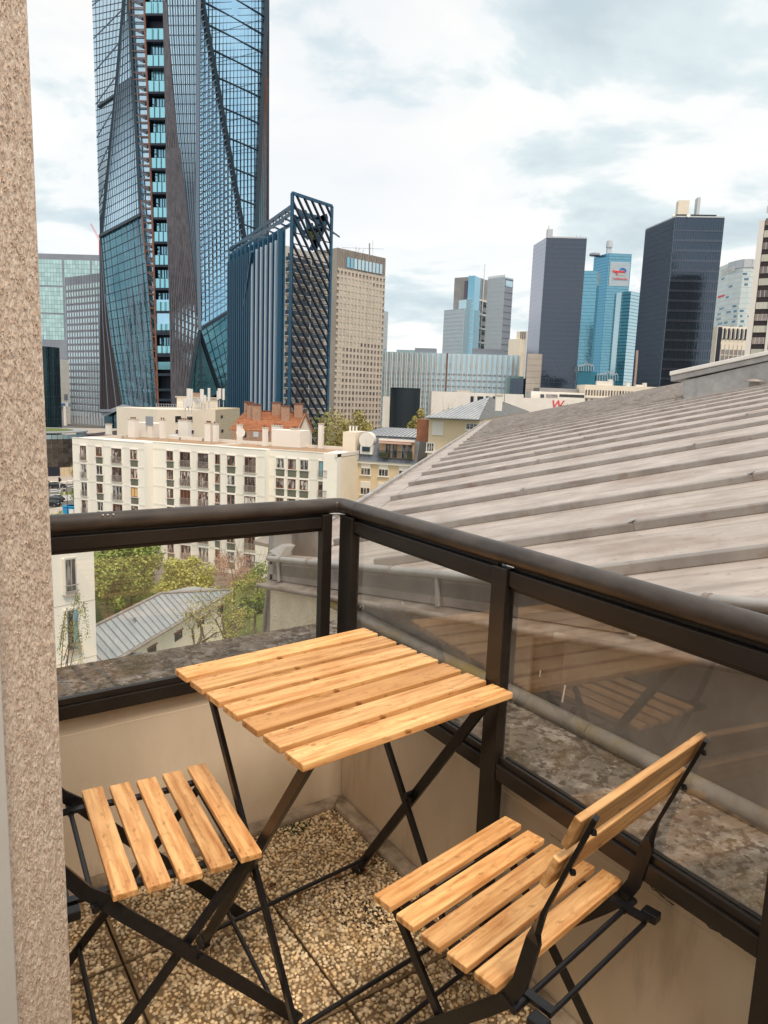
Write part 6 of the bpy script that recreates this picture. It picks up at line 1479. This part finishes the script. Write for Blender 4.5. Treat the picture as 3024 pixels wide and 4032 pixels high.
for (x0, y0, x1, y1) in ((1706, 1660, 1742, 1707), (1836, 1668, 1880, 1690), (1682, 1745, 1708, 1776)):
    a, z1 = fh.u(x0, y0); b_, z0 = fh.u(x1, y1); fh.box('window_frame', WHITE, a-.1, b_+.1, z0-.15, z1+.1, .08, 0); fh.box('window', OFFW if x0 == 1706 else GLS, a+.05, b_-.05, z0, z1, .12, 0); fh.box('sill', OFFW, a-.2, b_+.2, z0-.25, z0-.15, .2, 0)
    for q_ in (.33, .66): fh.box('window_post', WHITE, lerp(a, b_, q_)-.03, lerp(a, b_, q_)+.03, z0, z1 if x0 != 1706 else z0+.7, .16, 0)
fh.box('side_loggia', BRN, -1.6, -.05, ze-3.2, ze-.3, -.2, 3)
c0 = at(1962, 1608, 94)-hh_.location; MB().box(-.42, .42, -.4, .4, -.3, 1.6).build('chimney', OFFW, hh_, c0); MB().box(-.5, .5, -.48, .48, 1.6, 1.75).build('chimney_cap', CONC, hh_, c0)
for sx in (-.4, .4): MB().tube([c0+Vector((sx, 0, 1.75)), c0+Vector((sx, 0, 2.5))], .05, 6).build('chimney_frame', CONCG, hh_)
c1 = at(1985, 1590, 96)-hh_.location; MB().tube([c1, c1+Vector((0, 0, 3.6))], .05, 6).build('aerial_mast', MGREY, hh_); MB().bar(c1+Vector((0, 0, 3.2)), c1+Vector((.5, 0, 3.6)), .03, .03).build('aerial_arm', MGREY, hh_)
q_ = [er.lerp(ef, .35), er.lerp(ef, .62)]; up_ = ap-(er+ef)/2
MB().slab([hr(q_[0]+up_*.35)+Vector((0, 0, .15)), hr(q_[1]+up_*.2)+Vector((0, 0, .15)), hr(q_[1]+up_*.42)+Vector((0, 0, .15)), hr(q_[0]+up_*.57)+Vector((0, 0, .15))], (0, 0, .08)).build('roof_window', GLS, hh_)

# ================================================================== TREES
BARK = mat('bark', (.10, .075, .05), (.19, .145, .10), rough=.95, scale=6, bump=.6, bscale=30)
def leafmat(n, c, c2, isl=.35):
    m = mat(n, c, c2, rough=.75, scale=.8, island=isl, spec=.25); return m
LG1 = leafmat('fresh_green_leaves', (.17, .24, .05), (.36, .42, .11), .4); LG2 = leafmat('yellow_green_leaves', (.33, .36, .07), (.52, .52, .15)); LG3 = leafmat('olive_yellow_leaves', (.30, .27, .08), (.48, .42, .16))
LPK = leafmat('pink_bud_leaves', (.36, .19, .15), (.50, .32, .24)); LG4 = leafmat('mid_green_leaves', (.15, .21, .045), (.32, .36, .10)); LBL = leafmat('pale_birch_leaves', (.26, .27, .09), (.42, .40, .17))
def limbs(mb, p, d, L, r, depth, rnd, tips, spread=.6, up=.15, n=8):
    pts = [p]; rs = [r]; k_ = 4; dd_ = d.copy()
    for i in range(k_):
        dd_ = (dd_+Vector((rnd.gauss(0, .12), rnd.gauss(0, .12), up*.3))).normalized(); pts.append(pts[-1]+dd_*L/k_); rs.append(r*(1-.45*(i+1)/k_))
    mb.tube(pts, rs, n if depth > 1 else 5, caps=False); tips.append(pts[-1])
    if depth <= 0: return
    for i in range(rnd.choice((2, 3, 3))):
        b_ = pts[rnd.choice((2, 3, 4))]; nd = (dd_+Vector((rnd.gauss(0, spread), rnd.gauss(0, spread), rnd.gauss(up, spread*.5)))).normalized()
        limbs(mb, b_, nd, L*rnd.uniform(.55, .8), rs[-1]*.8, depth-1, rnd, tips, spread, up, n)
def tree(label, base, ztop, rx, m, n=3000, leaf=.28, seed=1, group=None, dense=.8, crown0=.35, name='tree', ry=None, trunk=.18, lobes=22):
    rnd = random.Random(seed); t = thing(name, label, 'tree', base, group=group); H = ztop-base.z; ry = ry or rx
    mb = MB(); tips = []; limbs(mb, Vector((0, 0, 0)), Vector((0, 0, 1)), H*.5, trunk, 3, rnd, tips, .55, .3, 8); mb.build('trunk', BARK, t)
    zc_ = H*(crown0+(1-crown0)/2); rz_ = H*(1-crown0)/2
    lb = []
    for i in range(lobes):
        v = Vector((rnd.gauss(0, 1), rnd.gauss(0, 1), rnd.gauss(0, 1))).normalized()*rnd.uniform(.35, .82)
        lb.append((Vector((v.x*rx, v.y*ry, zc_+v.z*rz_)), rnd.uniform(.22, .42)*rx))
    mb = MB()
    for i in range(n):
        c, r = lb[rnd.randrange(lobes)]; v = Vector((rnd.gauss(0, 1), rnd.gauss(0, 1), rnd.gauss(0, 1)+.15)).normalized(); p = c+v*r*rnd.uniform(1-dense*.5, 1.08)
        a = Vector((rnd.gauss(0, 1), rnd.gauss(0, 1), rnd.gauss(0, .6))).normalized(); b_ = v.cross(a);
        if b_.length < .1: continue
        b_ = (b_.normalized()+v*rnd.uniform(-.4, .4)).normalized(); s_ = leaf*rnd.uniform(.55, 1.2)
        mb.add([p-a*s_*.5, p+b_*s_*.38, p+a*s_*.5+v*s_*.1, p-b_*s_*.38], [(0, 1, 2, 3)])
    mb.build('crown', m, t); return t
def gp(x, Y, z=ZG): p = at(x, 1800, Y); p.z = z; return p
def zt_(x, y, Y): return at(x, y, Y).z
tree('big fresh green chestnut tree behind the zinc gable house', gp(500, 84), zt_(500, 2108, 84), 5.0, LG1, 15000, .40, 1, lobes=46, crown0=.12)
tree('fresh green tree overlapping the left of the chestnut crown', gp(400, 78), zt_(400, 2130, 78), 3.6, LG1, 9000, .36, 21, lobes=26, crown0=.15)
tree('yellow green tree between the chestnut and the pink tree', gp(735, 80), zt_(735, 2178, 80), 3.6, LG2, 8000, .30, 2, crown0=.2)
tree('olive yellow sparse tree left of the zinc gutter corner', gp(1010, 72), zt_(1010, 2200, 72), 2.6, LG4, 4500, .22, 31, crown0=.2, dense=1)
tree('pink budding tree in front of the white apartment building', gp(925, 76), zt_(925, 2135, 76), 3.0, LPK, 6000, .14, 3, dense=1.1, crown0=.35)
tree('olive green bush tree below the pink tree', gp(860, 66), zt_(860, 2285, 66), 3.0, LG3, 4200, .16, 4, dense=1.1, crown0=.2)
tree('bright green shrub beside the bare tree trunk', gp(950, 50), zt_(950, 2435, 50), 1.9, LG2, 1700, .2, 5, crown0=0, name='shrub')
tree('large pale olive tree at the foot of the beige tower', gp(1370, 190, ZG), zt_(1370, 1572, 190), 8.6, LG3, 7000, .60, 6, crown0=.25, dense=1.1)
tree('smaller dark tree right of the large pale olive tree', gp(1378, 150, ZG), zt_(1378, 1690, 150), 1.9, LG4, 900, .35, 7, crown0=.1)
tree('green low tree behind the gable of the orange roof house', gp(1262, 165, ZG), zt_(1262, 1672, 165), 2.6, LG4, 900, .4, 8, crown0=.2)
tree('round olive tree right of the black drum', gp(1650, 230, ZG), zt_(1650, 1575, 230), 4.8, LG3, 4600, .55, 9, crown0=.2)
tree('round olive tree behind the hip roof house', gp(1778, 225, ZG), zt_(1778, 1550, 225), 5.0, LG3, 4600, .55, 10, crown0=.3)
tree('young fresh green street tree by the round building', gp(303, 182), zt_(303, 1822, 182), 1.9, LG2, 700, .35, 11, crown0=.4)
tree('dark green street tree against the left end of the apartment building', gp(306, 140), zt_(306, 1905, 140), 1.9, LG4, 1600, .3, 12, crown0=.25)
tree('low yellow green bush at the foot of the street lamp', gp(222, 128), zt_(222, 2002, 128), 2.0, LG2, 900, .25, 13, crown0=0, name='shrub')
tree('rooftop shrub on top of the white balcony block', at(1230, 960, 222), zt_(1230, 905, 222), 2.2, LG4, 900, .35, 14, crown0=0, name='shrub')
tree('thin green shrub at the foot of the diagonal screen', gp(1280, 212, ZG), zt_(1280, 1590, 212), 2.4, LG3, 900, .4, 15, crown0=.3, name='shrub')
tree('low planting tree at the left foot of the diagonal screen', gp(1240, 214, ZG), zt_(1240, 1600, 214), 2.0, LG4, 700, .4, 16, crown0=.3, name='shrub')
# bare branching trees by the zinc house
def bare(label, x, yb, Y, ytop, seed, m, spread=.75, nleaf=500):
    rnd = random.Random(seed); base = at(x, yb, Y); base.z = min(base.z, at(x, 2620, Y).z); t = thing('bare_tree', label, 'tree', base)
    H = zt_(x, ytop, Y)-base.z; mb = MB(); tips = []; limbs(mb, Vector((0, 0, 0)), Vector((.02, 0, 1)), H*.38, .15, 5, rnd, tips, spread, .12, 7); mb.build('branches', BARK, t)
    mb = MB()
    for i in range(nleaf):
        c = tips[rnd.randrange(len(tips))]; p = c+Vector((rnd.gauss(0, .25), rnd.gauss(0, .25), rnd.gauss(0, .25))); a = Vector((rnd.gauss(0, 1), rnd.gauss(0, 1), rnd.gauss(0, 1))).normalized(); b_ = a.cross(Vector((rnd.gauss(0, 1), .3, rnd.gauss(0, 1)))).normalized(); s_ = rnd.uniform(.03, .07)
        mb.add([p-a*s_, p+b_*s_, p+a*s_, p-b_*s_], [(0, 1, 2, 3)])
    mb.build('buds', m, t)
bare('bare branching tree with brown buds in front of the zinc gable house', 815, 2560, 40, 2290, 5, LG3)
bare('thin bare tree leaning left of the bare branching tree', 760, 2560, 38, 2330, 8, LG3, .7, 400)
bare('thin bare tree beside the zinc corner post', 900, 2540, 44, 2260, 12, LG3, .6, 500)
# weeping birch before the white wall at left
bt = thing('weeping_birch', 'weeping birch with hanging leafy twigs before the white wall at left', 'tree', at(262, 2700, 26)); rnd = random.Random(4)
mb = MB(); ml_ = MB(); 
for (x0, y0, x1, y1, xd, yd) in ((235, 2560, 262, 2395, 228, 2560), (250, 2600, 330, 2370, 345, 2500), (262, 2640, 300, 2330, 318, 2420), (255, 2640, 300, 2440, 325, 2600), (240, 2640, 255, 2450, 240, 2620), (262, 2660, 280, 2440, 285, 2640), (270, 2660, 310, 2480, 318, 2640)):
    a = at(x0, y0, 26)-bt.location; b_ = at(x1, y1, 25.5)-bt.location; c = at(xd, yd, 25)-bt.location; pts = [a, a.lerp(b_, .6)+Vector((0, 0, .15)), b_, b_.lerp(c, .4)+Vector((0, 0, .05)), c]
    mb.tube(pts, [.02, .015, .01, .007, .004], 5)
    for k_ in range(150):
        t_ = rnd.uniform(.35, 1); i = min(3, int(t_*4)); p = pts[i].lerp(pts[i+1], t_*4-i)+Vector((rnd.gauss(0, .06), rnd.gauss(0, .06), rnd.uniform(-.28, .05))); a2 = Vector((rnd.gauss(0, 1), rnd.gauss(0, 1), -1.2)).normalized(); b2 = a2.cross(Vector((rnd.gauss(0, 1), 1, .2))).normalized(); s_ = rnd.uniform(.02, .04)
        ml_.add([p-a2*s_, p+b2*s_*.7, p+a2*s_, p-b2*s_*.7], [(0, 1, 2, 3)])
mb.build('twigs', BARK, bt); ml_.build('leaves', LBL, bt)

# ================================================================== BELOW THE LEFT PARAPET
# white side building
o, fa, fb, h, w, P = bld('white_side_building', 'white building edge with tall windows, right of the roughcast wall behind the left glass', 'apartment building', None, (120, 2085), (367, 2095, 34), 31.8, ZG, APTW, depth=10, hz=at(340, 2125, 34).z)
f = fb
for (x0, y0, x1, y1) in ((250, 2199, 302, 2332), (257, 2400, 313, 2560), (262, 2620, 315, 2760)):
    a, z1 = f.u(x0, y0); b_, z0 = f.u(x1, y1)
    wf = f.box('window', mat('white_frame_paint', (.62, .60, .56)) if 'white_frame_paint' not in MATS else MATS['white_frame_paint'], a, b_, z0, z1, .05, 0); f.box('pane', GLS, a+.07, lerp(a, b_, .52), z0+.08, z1-.08, .08, 0); f.box('pane', BLC if y0 > 2390 else GLS, lerp(a, b_, .6), b_-.07, z0+.08, z1-.08, .08, 0)
    for zz2 in (z0+.42, z0+.12): f.box('guard_rail', RAILG, a-.03, b_+.03, zz2, zz2+.04, .22, -.16)
    f.box('guard_glass', GLASSR, a, b_, z0+.14, z0+.41, .20, -.18)
    f.box('sill', CONC, a-.06, b_+.06, z0-.08, z0, .18, 0); f.box('lintel_side', APTW, a-.1, a-.001, z0, z1, .14, 0)
for y in (2140, 2375, 2600): _, z = f.u(300, y); f.box('joint_line', CONC, 0, f.L, z-.01, z+.02, .012, 0)
# zinc gable house
ZE, ZRG = -14.2, -12.6
zh = thing('zinc_gable_house', 'long low house with a standing seam zinc gable roof below the parapet', 'house', onz(498, 2568, ZE)); zh.location.z = ZG
def zr2(p): return Vector(p)-zh.location
e0, e1_ = onz(498, 2572, ZE), onz(905, 2328, ZE)             # near eave, left to right
r0, r1 = onz(560, 2408, ZRG), onz(650, 2345, ZRG)
ev = (e1_-e0); ev.z = 0; evn = ev.normalized(); pn = Vector((-evn.y, evn.x, 0)); pn = pn if pn.y > 0 else -pn
rL = onz(368, 2474, ZRG); wdt = (rL-e0).dot(pn); print('zinc house half width', wdt, 'len', ev.length)
def hp(u, v, z): q = Vector((e0.x, e0.y, 0))+evn*u+pn*v; return Vector((q.x, q.y, z))
u1 = ev.length; uL = -14
uR = (onz(652, 2344, ZRG)-e0).dot(evn)
MB().slab([zr2(hp(uL, 0, ZE)), zr2(hp(u1, 0, ZE)), zr2(hp(uR, wdt, ZRG)), zr2(hp(uL, wdt, ZRG))], (0, 0, .1)).build('roof', SLATEZ, zh)
MB().slab([zr2(hp(uL, 2*wdt, ZE)), zr2(hp(u1, 2*wdt, ZE)), zr2(hp(uR, wdt, ZRG)), zr2(hp(uL, wdt, ZRG))], (0, 0, .1)).build('roof', SLATEZ, zh)
MB().slab([zr2(hp(u1, 0, ZE)), zr2(hp(u1, 2*wdt, ZE)), zr2(hp(uR, wdt, ZRG))], (0, 0, .1)).build('roof', SLATEZ, zh)
k_ = 0; uu = uL
while uu < u1:
    t_ = 1 if uu <= uR else (u1-uu)/(u1-uR)
    for v0, v1 in ((0, wdt), (2*wdt, wdt)):
        MB().bar(zr2(hp(uu, v0, ZE))+Vector((0, 0, .12)), zr2(hp(uu, lerp(v0, v1, t_), lerp(ZE, ZRG, t_)))+Vector((0, 0, .12)), .04, .09).build('standing_seam', MGREY, zh)
    uu += .62
MB().tube([zr2(hp(uL, wdt, ZRG))+Vector((0, 0, .12)), zr2(hp(uR, wdt, ZRG))+Vector((0, 0, .12)), zr2(hp(u1, 0, ZE))+Vector((0, 0, .12))], .09, 8).build('ridge_roll', ZINC, zh)
MB().tube([zr2(hp(uL, -.08, ZE-.02)), zr2(hp(u1+.1, -.08, ZE-.02))], .10, 10).build('gutter', BRNW if False else ZINC, zh)
q = [hp(uL, .45, 0), hp(u1-.4, .45, 0), hp(u1-.4, 2*wdt-.4, 0), hp(uL, 2*wdt-.4, 0)]
MB().prism([(zr2(p).x, zr2(p).y) for p in q], 0, ZE-ZG-.02).build('wall', CREAM, zh)
fz = Face(zh, hp(uL, .45, 0), hp(u1-.4, .45, 0))
for x, y in ((598, 2562), (702, 2503), (790, 2450), (868, 2400)):
    u_, z_ = fz.u(x, y); fz.box('window', NIGHTB, u_-.5, u_+.5, z_-.28, z_+.28, .04, 0); fz.box('window_frame', BRN, u_-.58, u_+.58, z_+.28, z_+.36, .1, 0)
for (x, y) in ((530, 2455), (372, 2535)):
    c = onplane(x, y, hp(0, 0, ZE), (Vector((0, 0, 1))*wdt-pn*(ZRG-ZE)).normalized())
    MB().tube([zr2(c), zr2(c)+Vector((0, 0, .35)), zr2(c)+Vector((0, 0, .42))], [.07, .07, .13], 8).build('roof_vent', ZINCL, zh)
# lower lean-to roof in front
q = [onz(340, 2585, ZE-.3), onz(560, 2572, ZE-.3), onz(640, 2600, ZE-.3), onz(360, 2680, ZE-.3)]
lt = thing('lean_to_roof', 'small zinc lean-to roof at the lower left of the gable house', 'roof', q[0]); MB().slab([p-q[0] for p in q], (0, 0, -.2)).build('roof', SLATEZ, lt)
for i in range(7): a = q[0].lerp(q[3], i/6)-q[0]; b_ = q[1].lerp(q[2], i/6)-q[0]; MB().bar(a+Vector((0, 0, .03)), b_+Vector((0, 0, .03)), .04, .07).build('standing_seam', MGREY, lt)
struct(MB().slab([(-60, 25, ZG+.05), (10, 25, ZG+.05), (10, 95, ZG+.05), (-60, 95, ZG+.05)], (0, 0, -.04)).build('yard', GRASS))
p = onz(985, 2420, ZG+.1); cc_ = car('parked_car', 'dark car parked under the trees left of the zinc corner post', 985, 2420, R(60), CARP); cc_['group'] = 'cars parked under trees'

cr_ = thing('tower_crane', 'distant thin red crane jib left of the tall tower', 'crane', at(392, 1100, 620))
def crp(x, y): return at(x, y, 620)-cr_.location
for o_ in (0, .9): MB().bar(crp(355, 880)+Vector((o_, 0, 0)), crp(392, 952)+Vector((o_*1.6, 0, 0)), .22, .22).build('jib', REDL, cr_)
for i in range(9): MB().bar(crp(355, 880).lerp(crp(392, 952), i/9), crp(355, 880).lerp(crp(392, 952), (i+1)/9)+Vector((1.2, 0, 0)), .15, .15).build('lattice_bar', REDL, cr_)
MB().bar(crp(393, 950), crp(394, 1300), 1.2, 1.2).build('mast', REDL, cr_)
